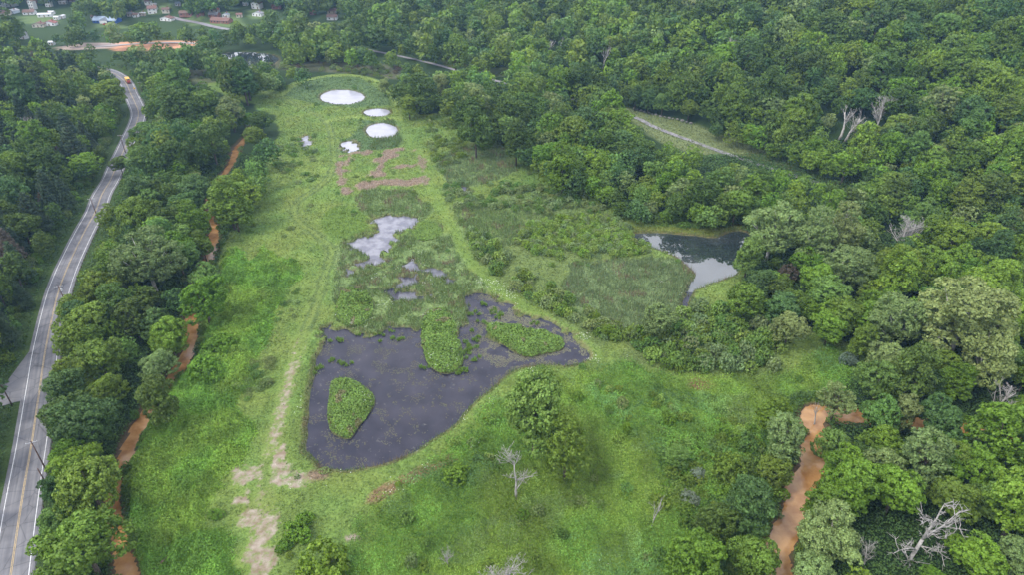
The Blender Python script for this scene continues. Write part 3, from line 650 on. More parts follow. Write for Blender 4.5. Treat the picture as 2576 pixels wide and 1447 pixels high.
HOUSES = [ # px x, px y, width px, depth ratio, storeys, wall, roof, label
 (5, 17, 15, .8, 2, 'white', 'grey', 'white house at the upper left corner, partly cut by the frame'),
 (30, 13, 20, .8, 2, 'white', 'bluegrey', 'white steep-roofed house above the pale blue house at upper left'),
 (33, 30, 22, .8, 1, 'paleblue', 'pale', 'pale blue house with pale roof at upper left'),
 (12, 35, 26, .6, 1, 'cream', 'brown', 'cream house with brown roof at the left edge of the village'),
 (76, 33, 23, .7, 1, 'white', 'brown', 'white gabled house with dark garage beside the left lawn'),
 (85, 20, 13, .8, 3, 'white', 'brown', 'tall narrow white house behind the white gabled house'),
 (81, 5, 17, .7, 1, 'brick', 'brown', 'brown-roofed brick house above the tall narrow white house'),
 (125, 14, 12, .8, 2, 'white', 'bluegrey', 'white house alone between dark trees above the long white building'),
 (115, 39, 28, .5, 1, 'white', 'pale', 'long low white building at the right end of the left lawn'),
 (131, 33, 12, .6, 1, 'white', 'pale', 'small white outbuilding behind the long low white building'),
 (145, 46, 11, .8, 1, 'white', 'pale', 'small square white shed right of the left lawn'),
 (158, 43, 8, .7, 1, 'white', 'pale', 'tiny white shed with flat roof beside the square white shed'),
 (100, 65, 24, .6, 1, 'cream', 'brown', 'cream house with brown roof joined to the red-roofed row'),
 (128, 61, 26, .6, 1, 'white', 'red', 'white row building with red roof below the left lawn'),
 (62, 94, 13, .9, 2, 'grey', 'pale', 'grey-white tall house alone among trees at left'),
 (132, 110, 9, .8, 1, 'white', 'pale', 'small white shed half hidden left of the red dirt'),
 (160, 7, 16, .6, 1, 'white', 'pale', 'white house by the top edge right of the isolated white house'),
 (180, 2, 16, .6, 1, 'tan', 'brown', 'tan house cut by the top edge of the frame'),
 (271, 53, 54, .45, 1, 'blue', 'paleblue', 'long blue building with pale blue roof and central gable'),
 (238, 45, 10, .8, 1, 'grey', 'brown', 'small brown-roofed shed left of the blue building'),
 (330, 38, 13, .7, 1, 'cream', 'grey', 'small cream house with grey roof right of the blue building'),
 (343, 40, 11, .7, 1, 'white', 'brown', 'small white house with brown roof in a row of three'),
 (359, 37, 13, .7, 1, 'tan', 'pale', 'tan house with pale roof at the right of the row of three'),
 (387, 31, 19, .9, 2, 'white', 'redbrown', 'large white two-storey house with red-brown roof below the field'),
 (421, 34, 16, .7, 1, 'cream', 'brown', 'cream house right of the large white two-storey house'),
 (422, 49, 28, .5, 1, 'white', 'redbrown', 'low white house with red-brown roof left of the village road'),
 (374, 6, 14, .7, 1, 'white', 'brown', 'white house with brown roof at the top of the sloping field'),
 (388, 14, 9, .7, 1, 'white', 'pale', 'white shed on the sloping field near the top'),
 (449, 12, 10, .7, 1, 'white', 'bluegrey', 'small white house between trees above the village road'),
 (471, 41, 27, .55, 1, 'brick', 'brown', 'brown brick ranch house at the bend of the village road'),
 (505, 36, 16, .7, 1, 'brick', 'redbrown', 'brick house with red-brown roof between small round trees'),
 (541, 27, 20, .6, 1, 'cream', 'red', 'cream house with red roof behind the grey-roofed house'),
 (541, 39, 22, .7, 1, 'brick', 'grey', 'brick house with broad grey roof above the long ranch house'),
 (569, 40, 13, .8, 1, 'white', 'bluegrey', 'white house with blue-grey roof right of the broad grey roof'),
 (558, 54, 46, .4, 1, 'brick', 'redbrown', 'long brick ranch house with white carports facing the valley'),
 (603, 40, 12, .8, 1, 'cream', 'redbrown', 'small cream house with red-brown roof beside dark trees'),
 (648, 18, 20, .8, 2, 'white', 'red', 'white house with steep red gable roof near the top edge'),
 (619, 11, 10, .7, 2, 'white', 'pale', 'small pale house behind dark trees left of the red gable'),
 (650, 37, 22, .6, 1, 'white', 'grey', 'white house with grey roof below the red gable house'),
 (697, 19, 20, .6, 1, 'brick', 'redbrown', 'low reddish brick house right of the red gable house'),
 (788, 34, 11, .8, 1, 'brick', 'orange', 'orange-roofed small house alone among trees'),
 (836, 30, 19, .7, 1, 'tan', 'redbrown', 'tan house with red-brown roof at the right end of the village'),
 (837, 46, 22, .7, 1, 'white', 'brown', 'white house with brown roof nearest the woods at right'),
]
for h in HOUSES: cap([(h[0] - h[2] * .4, h[1] + 7), (h[0] + h[2] * .45, h[1] + 7)], 13)
cap([(300, 118), (480, 114)], 9); cap([(170, 120), (290, 118)], 5); cap([(248, 68), (298, 67)], 11); cap([(1690, 362), (1750, 376), (1865, 408)], 8); cap([(440, 45), (504, 58), (560, 72)], 3)
def px_blocked(px, py, rx, grow=.55):
    """would a crown of half-width rx (px) centred here hide something the photograph shows"""
    b = np.zeros(px.shape, bool)
    for P in CLEARP[:1]: b |= sdpoly(P, px, py, 60) < rx * .25
    for P in CLEARP[1:]: b |= sdpoly(P, px, py, 60) < rx * .3
    for L, r in CL:
        d, _ = sdline(L, px, py, 120); b |= d < r + rx * grow
    return b

# ------------------------------------------------------------------ trees
TINT = dict(dark=(.084, .140, .024), mid=(.138, .212, .028), bright=(.130, .235, .022), yellow=(.165, .265, .028), olive=(.190, .255, .080), lime=(.200, .300, .060), pale=(.200, .270, .105), light=(.125, .220, .044), pine=(.048, .082, .034),
            brown=(.12, .095, .065), silver=(.19, .25, .17), blue=(.082, .155, .040))
TWORD = dict(dark='dark green', mid='mid green', bright='bright green', yellow='yellow-green', olive='pale olive-green', light='light green', pine='blackish green', brown='reddish brown', lime='yellowish lime-green', pale='pale green', silver='silvery green', blue='bluish green')
ITEMS = []   # dict(kind, x, y, R, zs, tint, px, py, dep, label)
def add_item(kind, x, y, R, zs, tint, label=None, jit=.12, proto=None):
    z = float(fast_z(np.array([x]), np.array([y]))[0]); px, py, dep = proj(x, y, z + R * zs * 1.5)
    ITEMS.append(dict(kind=kind, x=x, y=y, z=z, R=R, zs=zs, tint=tint, px=float(px), py=float(py), dep=float(dep), label=label, manual=label is not None, proto=proto, jit=jit))
def man(cx, cy, wpx, kind, tint, label, zs=1.0, proto=None):
    hc = 8.0
    for _ in range(4):
        x, y = hit(cx, cy, hc); dep = y * CT - (0 + hc + float(hills(np.array([x]), np.array([y]))[0]) - CAMH) * ST
        R = wpx / 2 * dep / FPX / 1.0; hc = R * zs * {'bush': .5, 'slim': 1.9, 'tall': 1.85}.get(kind, 1.6)
    add_item(kind, x, y, R, zs, tint, label, proto=proto)
# trees one can point to
man(2440, 775, 235, 'spread', 'olive', 'huge pale olive sycamore with white limbs at the right edge', .95)
man(2262, 800, 125, 'tall', 'olive', 'pale olive tree left of and touching the huge sycamore', .95, 'pale_hi')
man(2480, 905, 140, 'round', 'olive', 'pale olive tree at the foot of the huge sycamore', .9, 'pale_hi')
man(2135, 670, 105, 'tall', 'olive', 'tall pale tree between the right pond and the huge sycamore', 1.0, 'pale_hi')
man(1886, 640, 82, 'tall', 'light', 'upright bright tree at the right shore of the blue pond', .95)
man(2052, 590, 100, 'tall', 'olive', 'pale sycamore with a white trunk beyond the blue pond', 1.1, 'pale_hi')
man(2115, 575, 100, 'tall', 'olive', 'pale sycamore right of the white-trunked one', 1.0, 'pale_hi')
man(1950, 560, 145, 'spread', 'olive', 'broad pale tree at the upper right corner of the blue pond', .95)
man(1878, 752, 100, 'round', 'mid', 'round dark tree below the bright tree at the blue pond', 1.0)
man(2088, 822, 92, 'round', 'yellow', 'round yellow-green tree in front of the huge sycamore', .8)
man(1985, 826, 84, 'round', 'olive', 'pale bushy tree left of the round yellow-green tree', .95)
man(1655, 800, 92, 'round', 'olive', 'pale bushy tree at the lower corner of the reed field', .9)
man(1530, 832, 29, 'slim', 'yellow', 'small lone yellow-green sapling with bare stem beside the reed field', .8)
man(1345, 1030, 170, 'tall', 'lime', 'large yellow-green walnut tree right of the dark pond', 1.05)
man(1425, 1120, 125, 'slim', 'mid', 'tall darker green tree standing against the yellow-green walnut', 1.1)
man(395, 1005, 118, 'tall', 'dark', 'dark lone tree on the right bank of the orange creek', .85)
man(210, 1065, 150, 'round', 'blue', 'large dense tree between road and creek, topmost of three at lower left', .95)
man(215, 1205, 165, 'round', 'mid', 'large dense tree between road and creek, middle of three at lower left', .95)
man(205, 1365, 205, 'round', 'mid', 'large bright dense tree at the lower left corner beside the guard rail', .85)
man(362, 640, 150, 'spread', 'olive', 'pale spreading sycamore in the belt between road and creek', 1.0)
man(508, 745, 118, 'round', 'bright', 'bright green tree leaning over the orange creek', 1.0)
man(420, 835, 100, 'round', 'yellow', 'yellow-green round tree left of the orange creek', .95)
man(392, 905, 92, 'round', 'olive', 'small pale tree below the yellow-green one by the creek', .9)
man(250, 900, 120, 'round', 'mid', 'broad green tree beside the guard rail in the road belt', .9)
man(330, 790, 110, 'round', 'dark', 'dark tree in the middle of the road belt left of the creek', .95)
man(505, 605, 62, 'tall', 'mid', 'narrow tree left of the widest reach of the orange creek', .9)
man(520, 690, 80, 'round', 'light', 'light green tree on the creek bank above the leaning tree', .8)
man(572, 500, 105, 'tall', 'mid', 'tall green tree alone on the meadow side of the orange creek', .9)
man(590, 535, 85, 'round', 'mid', 'lower green tree at the foot of the meadow-side creek tree', .8)
man(545, 870, 80, 'bush', 'bright', 'wide bright bush on the right creek bank', 1.0)
man(510, 930, 95, 'bush', 'bright', 'large bright bush at the creek bend left of the knotweed', 1.0)
man(1028, 262, 46, 'tall', 'mid', 'grey-green tree beside the smallest round pond', .9)
man(967, 213, 34, 'tall', 'olive', 'small pale tree right of the largest round pond', .9)
man(1108, 205, 45, 'tall', 'olive', 'pale willow-like tree at the wood edge above the small ponds', .9, 'pale_hi')
man(1150, 1192, 72, 'bush', 'bright', 'round bright bush left of the grey dead tree', .95)
man(1002, 1222, 20, 'bush', 'yellow', 'larger of two tiny yellow bushes beside the bare track', 1.1)
man(1027, 1221, 13, 'bush', 'yellow', 'smaller of two tiny yellow bushes beside the bare track', 1.1)
man(1975, 1095, 130, 'tall', 'olive', 'pale tree leaning over the right orange creek', .8, 'thin_hi')
man(2110, 1000, 100, 'tall', 'olive', 'pale tree behind the upper bend of the right orange creek', .9, 'thin_hi')
man(2225, 1040, 100, 'round', 'light', 'fresh light green tree with loose crown right of the creek bend', .95)
man(2135, 1215, 140, 'round', 'bright', 'bright lumpy tree right of the creek, left of a pair', 1.0)
man(2255, 1230, 130, 'round', 'bright', 'bright lumpy tree right of the creek, right of a pair', .95)
man(2100, 1335, 175, 'spread', 'olive', 'pale olive tree overhanging the right creek near the bottom', .75)
man(2050, 1440, 120, 'round', 'olive', 'pale tree at the bottom edge right of the creek', .8)
man(2330, 1140, 150, 'tall', 'olive', 'loose olive tree with bare limbs right of the fresh light tree', .9, 'thin_hi')
man(2540, 1080, 180, 'round', 'bright', 'large bright tree at the right edge below the sycamore', 1.0)
man(2470, 1180, 110, 'round', 'bright', 'bright tree left of and below the large right-edge tree', 1.0)
man(2400, 1250, 120, 'tall', 'mid', 'bluish tree behind the grey dead tree at lower right', .7)
man(1885, 1265, 145, 'tall', 'blue', 'dense bluish green tree left of the right creek', .8)
man(1830, 1180, 90, 'bush', 'mid', 'bushy tree on the meadow edge left of the right creek', 1.2)
man(1955, 1185, 90, 'round', 'mid', 'small green tree on the left creek bank above the rapids', .8)
man(1745, 1400, 150, 'round', 'bright', 'bright round tree at the bottom edge left of the right creek', .8)
man(1900, 1400, 120, 'round', 'mid', 'green tree at the bottom edge on the left creek bank', .8)
man(810, 1425, 150, 'bush', 'yellow', 'broad yellow-green bush at the bottom edge below the bare ground', 1.2)
man(1705, 1150, 58, 'slim', 'light', 'slender light tree standing in the right meadow', .8)
man(2470, 1400, 130, 'round', 'bright', 'bright tree at the bottom edge right of the grey dead tree', .8)
man(2560, 1400, 110, 'tall', 'olive', 'pale tree in the lower right corner', .8)
man(2345, 1445, 60, 'bush', 'bright', 'bright bush at the foot of the grey dead tree', 1.0)
man(2138, 905, 48, 'bush', 'silver', 'silvery round bush in the clearing below the yellow-green tree', 1.2)
man(1752, 1195, 44, 'bush', 'silver', 'silvery round bush beside the slender light tree', 1.3)
man(1735, 1255, 50, 'bush', 'silver', 'silvery round bush below the other silvery one in the right meadow', 1.1)
man(745, 1340, 75, 'bush', 'bright', 'leafy bright bush right of the bare ground', .9)
man(770, 1305, 50, 'bush', 'bright', 'smaller leafy bush touching the bright bush by the bare ground', .9)
man(715, 1375, 45, 'bush', 'bright', 'low leafy bush at the right rim of the bare ground', .8)
man(543, 1295, 38, 'bush', 'bright', 'small bright bush between knotweed and bare ground', .8)
man(1600, 240, 45, 'tall', 'blue', 'left of three upright trees above the trail', .95); man(1632, 250, 42, 'tall', 'blue', 'middle of three upright trees above the trail', .95)
man(1668, 255, 44, 'tall', 'light', 'right of three upright trees above the trail', .95); man(1735, 270, 48, 'round', 'mid', 'round tree right of the three upright trees above the trail', .9)
man(655, 300, 60, 'round', 'dark', 'dark round tree at the meadow corner above the left creek', .9); man(640, 340, 60, 'round', 'mid', 'round tree just below the meadow corner tree', .9)
man(612, 292, 40, 'round', 'bright', 'bright small-crowned tree among dark ones near the meadow corner', 1.0); man(300, 410, 45, 'round', 'dark', 'dark tree whose crown hides a piece of the road', .9)
man(1985, 690, 55, 'bush', 'brown', 'reddish brown half-dead bush below the tall pale tree', 1.4)

# scattered woodland
LAND = [(40, 170, 'near the upper left corner'), (160, 180, 'on the far left ridge'), (260, 230, 'left of the distant road bend'), (40, 330, 'by the left edge above mid-height'), (200, 330, 'left of the upper road'), (40, 500, 'by the left edge at mid-height'), (1700, 880, 'beside the pale bushy tree'), (1620, 880, 'left of the scrub'), (1930, 900, 'at the clearing edge'), (60, 650, 'left of the road bend'), (150, 450, 'on the slope above the road'), (400, 260, 'right of the distant road bend'), (420, 450, 'in the middle of the road belt'),
        (330, 560, 'beside the second utility pole'), (300, 720, 'beside the third utility pole'), (240, 860, 'left of the pale creek trees'), (600, 420, 'beside the upper creek'), (560, 260, 'above the meadow corner'),
        (350, 90, 'behind the red dirt'), (650, 190, 'between the far pond and the meadow'), (800, 120, 'beyond the far pond'), (1050, 200, 'below the distant trail'), (1200, 300, 'behind the small ponds'), (1400, 400, 'at the reed meadow edge'),
        (1480, 300, 'left of the mown trail strip'), (1650, 470, 'behind the blue pond'), (1800, 430, 'below the mown trail strip'), (1950, 480, 'right of the blue pond'), (1850, 280, 'above the mown trail strip'),
        (2100, 300, 'beside the pale bare trunks'), (2400, 200, 'high on the right hillside'), (2350, 480, 'at the foot of the right hillside'), (2500, 600, 'above the huge sycamore'), (2250, 650, 'around the grey dead tree'),
        (1750, 100, 'in the middle of the far slope'), (1300, 80, 'on the far slope'), (2050, 120, 'below the top right ridge'), (2550, 950, 'at the right edge below the sycamore'), (2350, 950, 'behind the right creek'), (1850, 860, 'in the scrub right of the reed field'),
        (2500, 1250, 'in the lower right corner'), (1400, 600, 'in the thicket beside the long berm'), (1250, 500, 'in the wet meadow'), (1300, 720, 'along the long berm'), (700, 400, 'on the upper meadow'), (1500, 1000, 'on the meadow right of the dark pond'), (900, 500, 'near the mown track'), (200, 1250, 'beside the guard rail'), (1700, 1350, 'at the bottom edge'), (420, 1100, 'along the orange creek')]
gp = np.array([(a, b) for a, b, _ in LAND], float)
def scatter(spacing, y0, y1, seed, Rr, kinds):
    rng = np.random.default_rng(seed); xs = []; ys = []
    y = y0; row = 0
    while y < y1:
        xm = .7536 * (y * CT + CAMH * ST) * 1.12 + 14; x = np.arange(-xm, xm, spacing) + (row % 2) * spacing / 2
        xs.append(x); ys.append(np.full(len(x), y)); y += spacing * .87; row += 1
    x = np.concatenate(xs); y = np.concatenate(ys); x = x + rng.uniform(-.38, .38, len(x)) * spacing; y = y + rng.uniform(-.38, .38, len(y)) * spacing
    R = rng.uniform(*Rr, len(x)) * (.78 + .62 * rng.random(len(x)) ** 2.5); zs = rng.uniform(.8, 1.1, len(x))
    nr_ = sdpoly(RIGHTP, x, y, 34) < 32; R = np.where(nr_, R * .86, R); zs = np.where(nr_, zs * .9, zs)
    z = fast_z(x, y); px, py, dep = proj(x, y, z + R * zs * 1.6); rx = R * FPX / dep
    ok = (px > -110) & (px < 2690) & (py > -60) & (py < 1600)
    ok &= ~px_blocked(px, py, rx)
    # not standing on water, road or meadow
    g, _ = sdline(ROAD[::2], x, y, 30); ok &= g > 6.5 + R * .35
    ok &= (creek_sd(x, y) > .8) & (pond_sd(x, y) > 1.5)
    t, _ = sdline(TRAIL, x, y, 20); ok &= t > 3.0
    return x[ok], y[ok], z[ok], R[ok], zs[ok], px[ok], py[ok], dep[ok], rng
MAN = np.array([(i['x'], i['y'], i['R']) for i in ITEMS])
MPX = np.array([(i['px'], i['py'], i['R'] * FPX / i['dep'], i['dep']) for i in ITEMS])
def zone_of(px, py, x, y):
    d, s = sdline(ROAD[::3], x, y)
    return np.where(s > 0, 1, 0)
for spacing, y0, y1, seed, Rr in ((7.6, 60, 330, 1, (4.2, 6.3)), (9.4, 330, 520, 2, (5.0, 7.6)), (11.0, 520, 960, 3, (5.6, 8.2))):
    x, y, z, R, zs, px, py, dep, rng = scatter(spacing, y0, y1, seed, Rr, None)
    n1 = fbm(x, y, 45, 201); n2 = fbm(x, y, 28, 202)
    zn = zone_of(px, py, x, y)
    for i in range(len(x)):
        if len(MAN):
            dd = np.hypot(MAN[:, 0] - x[i], MAN[:, 1] - y[i]) / (MAN[:, 2] * .62 + R[i] * .45)
            if dd.min() < 1: continue
            rp_ = R[i] * FPX / dep[i]; dq = np.hypot(MPX[:, 0] - px[i], MPX[:, 1] - py[i]); blk = (dep[i] < MPX[:, 3]) & (dq < MPX[:, 2] * .8 + rp_ * .5)
            if blk.any(): continue
        u = rng.random(); zz = zs[i]
        if zn[i] and y[i] < 520 and n1[i] < .47 and u < .55:
            kind = 'pine'; tn = 'pine' if rng.random() < .92 else 'brown'; zz *= 1.0; Rr_ = R[i] * .85
        else:
            kind = 'tall' if rng.random() < .45 else 'round'; Rr_ = R[i]
            v = n2[i] + rng.uniform(-.28, .28) + ((.16 if y[i] < 240 else .07) if x[i] > 60 else -.02) - (.10 if zn[i] else 0) - .0004 * max(0, y[i] - 300)  # farther crowns tinted darker and bluer: haze and cloud shade put into the colour
            tn = 'dark' if v < .36 else 'blue' if v < .44 else 'mid' if v < .62 else 'light' if v < .70 else 'bright' if v < .82 else 'yellow'
            if v < .62 and rng.random() < .05: tn = 'olive'
        add_item(kind, x[i], y[i], Rr_, zz, tn)
# shrubs
def shrubs(key, n, seed, Rr, tints, lo=.0, sc=12, zpow=1.0, zs=(.7, 1.1), extra=None, sp=.9):
    rng = np.random.default_rng(seed); P = ZW[key]; lo_, hi_ = P.min(0), P.max(0)
    x = rng.uniform(lo_[0], hi_[0], n * 3); y = rng.uniform(lo_[1], hi_[1], n * 3)
    ok = (sdpoly(P, x, y) < 0) & (pond_sd(x, y) > 1.2) & (creek_sd(x, y) > 1) & (fbm(x, y, sc, seed) > lo)
    b, _ = sdline(BERM, x, y, 12); t, _ = sdline(TRACK, x, y, 12); ok &= (b > 3.8) & (t > 4.5); x, y = x[ok][:n], y[ok][:n]
    for i in range(len(x)):
        add_item('bush', x[i], y[i], rng.uniform(*Rr), rng.uniform(*zs), tints[rng.integers(len(tints))])
ZP2 = {'thA': [(1150, 560), (1180, 640), (1260, 715), (1400, 800), (1530, 870), (1580, 850), (1500, 800), (1400, 730), (1300, 660), (1230, 600)],
       'thB': [(1330, 570), (1450, 545), (1560, 560), (1600, 600), (1640, 635), (1560, 650), (1430, 655), (1340, 640), (1290, 610)],
       'thC': [(1580, 850), (1650, 820), (1740, 780), (1870, 790), (1960, 850), (1970, 930), (1850, 940), (1700, 940), (1600, 900)],
       'thD': [(1090, 480), (1130, 460), (1300, 470), (1440, 480), (1540, 540), (1400, 545), (1250, 530), (1150, 520)],
       'thE': [(700, 350), (790, 340), (810, 460), (720, 470), (690, 420)], 'thF': [(1070, 300), (1160, 320), (1170, 400), (1110, 440), (1080, 380)],
       'thG': [(1640, 1140), (1900, 1060), (1930, 1250), (1720, 1340), (1640, 1280)], 'thH': [(690, 720), (760, 700), (740, 850), (680, 880)], 'thI': [(580, 940), (690, 900), (680, 1010), (600, 1010)],
       'thJ': [(840, 420), (700, 600), (800, 640), (760, 560)], 'thK': [(1560, 530), (1700, 548), (1860, 562), (1860, 575), (1700, 572), (1560, 552)], 'thL': [(1340, 1120), (1600, 1000), (1900, 980), (2100, 960), (1900, 1060), (1600, 1150)],
       'thM': [(500, 180), (560, 215), (640, 250), (740, 215), (620, 200), (560, 180)], 'thO': [(640, 155), (760, 150), (900, 150), (1010, 170), (1000, 200), (900, 185), (780, 178), (700, 172)], 'thN': [(1000, 200), (1100, 270), (1160, 300), (1100, 250), (1060, 210)]}
for k, v in ZP2.items(): ZW[k] = FL(v)
shrubs('thA', 300, 401, (1.3, 2.7), ['pale', 'light', 'lime', 'olive', 'pale', 'mid'], .33, zs=(1.0, 1.6)); shrubs('thB', 420, 402, (1.3, 2.3), ['lime', 'lime', 'pale', 'yellow'], .28, zs=(1.0, 1.5))
shrubs('thC', 190, 403, (1.6, 3.4), ['light', 'lime', 'pale', 'lime', 'light', 'mid'], .1, zs=(1.0, 1.7)); shrubs('thD', 200, 404, (1.2, 2.4), ['olive', 'pale', 'light'], .38, zs=(.9, 1.5))
shrubs('thE', 60, 405, (1.0, 2.0), ['pale', 'light'], .45); shrubs('thF', 90, 406, (1.2, 2.6), ['olive', 'mid'], .4); shrubs('herb', 120, 417, (.8, 2.2), ['mid', 'light', 'bright', 'olive', 'lime'], .45, sc=18, zs=(.8, 1.5)); shrubs('thG', 60, 407, (1.2, 2.6), ['mid', 'light', 'bright'], .4)
shrubs('thH', 22, 408, (.9, 1.6), ['light', 'olive'], .45); shrubs('thI', 24, 409, (1.0, 1.9), ['light', 'olive'], .4); shrubs('thJ', 14, 410, (.8, 1.6), ['olive'], .5)
shrubs('thK', 50, 411, (1.4, 3.0), ['mid', 'dark', 'light'], 0); shrubs('thL', 60, 412, (.9, 1.8), ['mid', 'light'], .5); shrubs('thM', 90, 413, (1.8, 3.4), ['mid', 'dark', 'light'], .3); shrubs('thO', 110, 416, (1.5, 3.0), ['mid', 'olive', 'brown', 'olive'], .3); shrubs('thN', 40, 414, (1.8, 3.5), ['mid', 'olive'], .2)

shrubs('meadow', 340, 415, (.7, 1.5), ['olive', 'light', 'mid'], .5, sc=14)
def bankshrubs(L, w_, n, seed, sd=0):
    rng = np.random.default_rng(seed); s = np.r_[0, np.cumsum(np.linalg.norm(np.diff(L, axis=0), axis=1))]
    for _ in range(n):
        u = rng.uniform(0, s[-1]); x = np.interp(u, s, L[:, 0]); y = np.interp(u, s, L[:, 1]); a = np.interp(u + 1, s, L[:, 0]) - x; b = np.interp(u + 1, s, L[:, 1]) - y; l = math.hypot(a, b) + 1e-6
        o = (-sd or rng.choice([-1, 1])) * (w_ + rng.uniform(.6, 3.0) * (1.6 if sd else 1)); X, Y = x - b / l * o, y + a / l * o
        if sd and sdpoly(SIDE, np.array([X]), np.array([Y]))[0] < 3: continue
        if sd == -1 and 75 < Y < 135 and X < -105: continue
        if float(creek_sd(np.array([X]), np.array([Y]))[0]) > .3: add_item('bush', X, Y, rng.uniform(.8, 1.8) * (1.5 if sd < 0 else 1), rng.uniform(.8, 1.5), ['mid', 'light', 'mid', 'dark', 'bright', 'olive'][rng.integers(6)])
bankshrubs(CREEK_A, CWA, 120, 611); bankshrubs(CREEK_B, CWB, 90, 612); bankshrubs(ROAD, 8.2, 260, 613, -1); bankshrubs(ROAD, 6.6, 150, 614, 1)
# split: the 300 of a kind that show largest are things, the rest one mass
def infr(i, m=30): return -m < i['px'] < 2576 + m and -m < i['py'] < 1447 + m
def score(i): return (1e6 if i['manual'] else 0) + (i['R'] / i['dep'] if infr(i) else 0)
NAMES = {'round': ('broadleaf_tree', 'tree'), 'tall': ('broadleaf_tree', 'tree'), 'spread': ('sycamore_tree', 'tree'), 'slim': ('broadleaf_tree', 'tree'), 'pine': ('pine_tree', 'pine tree'), 'bush': ('shrub', 'shrub')}
classes = {}
for it in ITEMS: classes.setdefault(NAMES[it['kind']][0], []).append(it)
INDIV = []; MASS = []
for nme, L in classes.items():
    L.sort(key=score, reverse=True); capn = {'broadleaf_tree': 299, 'shrub': 299, 'pine_tree': 200, 'sycamore_tree': 99}[nme]
    for k, it in enumerate(L): (INDIV if (k < capn and infr(it)) else MASS).append(it)
ORD = ['first', 'second', 'third', 'fourth', 'fifth', 'sixth', 'seventh', 'eighth', 'ninth', 'tenth', 'eleventh', 'twelfth', 'thirteenth', 'fourteenth', 'fifteenth', 'sixteenth']
# labels
for it in INDIV:
    if it['label'] is None:
        k = int(np.argmin(np.hypot(gp[:, 0] - it['px'], (gp[:, 1] - it['py']) * 1.4)))
        what = {'pine': 'pine', 'bush': 'bush'}.get(it['kind'], 'tree'); shape = {'tall': 'upright ', 'round': 'round-crowned ', 'bush': 'low ', 'pine': ''}[it['kind']]
        it['base'] = f"{TWORD[it['tint']]} {what} {LAND[k][2]}"
grp = {}
for it in INDIV:
    if it['label'] is None: grp.setdefault(it['base'], []).append(it)
for b, L in grp.items():
    L.sort(key=lambda i: i['px'])
    suf = {1: [''], 2: [', left one of two', ', right one of two'], 3: [', leftmost of three', ', middle of three', ', rightmost of three']}.get(len(L))
    if suf:
        for k, it in enumerate(L): it['label'] = b + suf[k]
    elif len(L) <= 8:
        for k, it in enumerate(L): it['label'] = b + ', ' + ORD[k] + ' from the left'
    else:
        L.sort(key=lambda i: i['py']); nr = math.ceil(len(L) / 7); per = math.ceil(len(L) / nr)
        for r in range(nr):
            R_ = sorted(L[r * per:(r + 1) * per], key=lambda i: i['px'])
            for k, it in enumerate(R_): it['label'] = b + ', ' + ORD[k] + ' from left, ' + (ORD[r] if r else 'top') + ' row'
for it in INDIV:
    K = it['kind']; big = it['manual'] or it['R'] / it['dep'] > .022
    key = it['proto'] or (('pine') if K == 'pine' else 'spread_hi' if K == 'spread' else 'slim_hi' if K == 'slim' else K + ('_hi' if big else '_md'))
    L = PROTO[key]; cm, tm, _, _ = L[int(_h(it['x'], it['y'], 3) * len(L)) % len(L)]
    nm, cat = NAMES[K]; e = empty(nm, (it['x'], it['y'], it['z']), float(_h(it['x'], it['y'], 1)) * 6.283)
    q_ = .84 + .32 * float(_h(it['y'], it['x'], 2)); e.scale = (it['R'] * q_, it['R'] / q_, it['R'] * it['zs'])
    tag(e, it['label'], cat, {'bush': 'shrubs of the wetland', 'pine': 'pines on the left slope'}.get(K, 'trees of the valley'))
    c = link('crown', cm, e); t = np.array(TINT[it['tint']]) * (.85 + .3 * float(_h(it['x'], it['y'], 5))); t[0] *= .9 + .2 * float(_h(it['x'], it['y'], 6)); c.color = (*t, 1)
    link('trunk', tm, e)
    it['obj'] = e
# the wood beyond, one mass
def merge(name, items, label, group):
    VV = []; CC = []
    for it in items:
        K = {'spread': 'round', 'slim': 'tall'}.get(it['kind'], it['kind']); L = (LOW if it['dep'] > 430 else MIDL)[K]
        V, c = L[int(_h(it['x'], it['y'], 3) * len(L)) % len(L)]; a = float(_h(it['x'], it['y'], 1)) * 6.283; ca, sa = math.cos(a), math.sin(a)
        X = V[..., 0] * ca - V[..., 1] * sa; Y = V[..., 0] * sa + V[..., 1] * ca
        W = np.stack([X * it['R'] + it['x'], Y * it['R'] + it['y'], V[..., 2] * it['R'] * it['zs'] + it['z']], -1)
        t = np.array(TINT[it['tint']]) * (.85 + .3 * float(_h(it['x'], it['y'], 5))); t[0] *= .9 + .2 * float(_h(it['x'], it['y'], 6))
        VV.append(W.reshape(-1, 3)); CC.append(c * t)
    V = np.concatenate(VV); C = np.concatenate(CC); me = np_mesh(name, V, np.arange(len(V)), M_LEAFA, facecol=C)
    o = link(name, me); tag(o, label, group, None, 'stuff'); return len(C)
nb_ = [i for i in MASS if i['kind'] != 'bush']; bb_ = [i for i in MASS if i['kind'] == 'bush']
nq = merge('woodland', nb_, 'dense green broadleaf woodland covering the valley sides and far slopes', 'woodland')
if bb_: merge('thicket', bb_, 'low olive and green thicket spreading over the wet meadow', 'thicket')
print('items', len(ITEMS), 'indiv', len(INDIV), 'woodland trees', len(nb_), 'quads', nq)

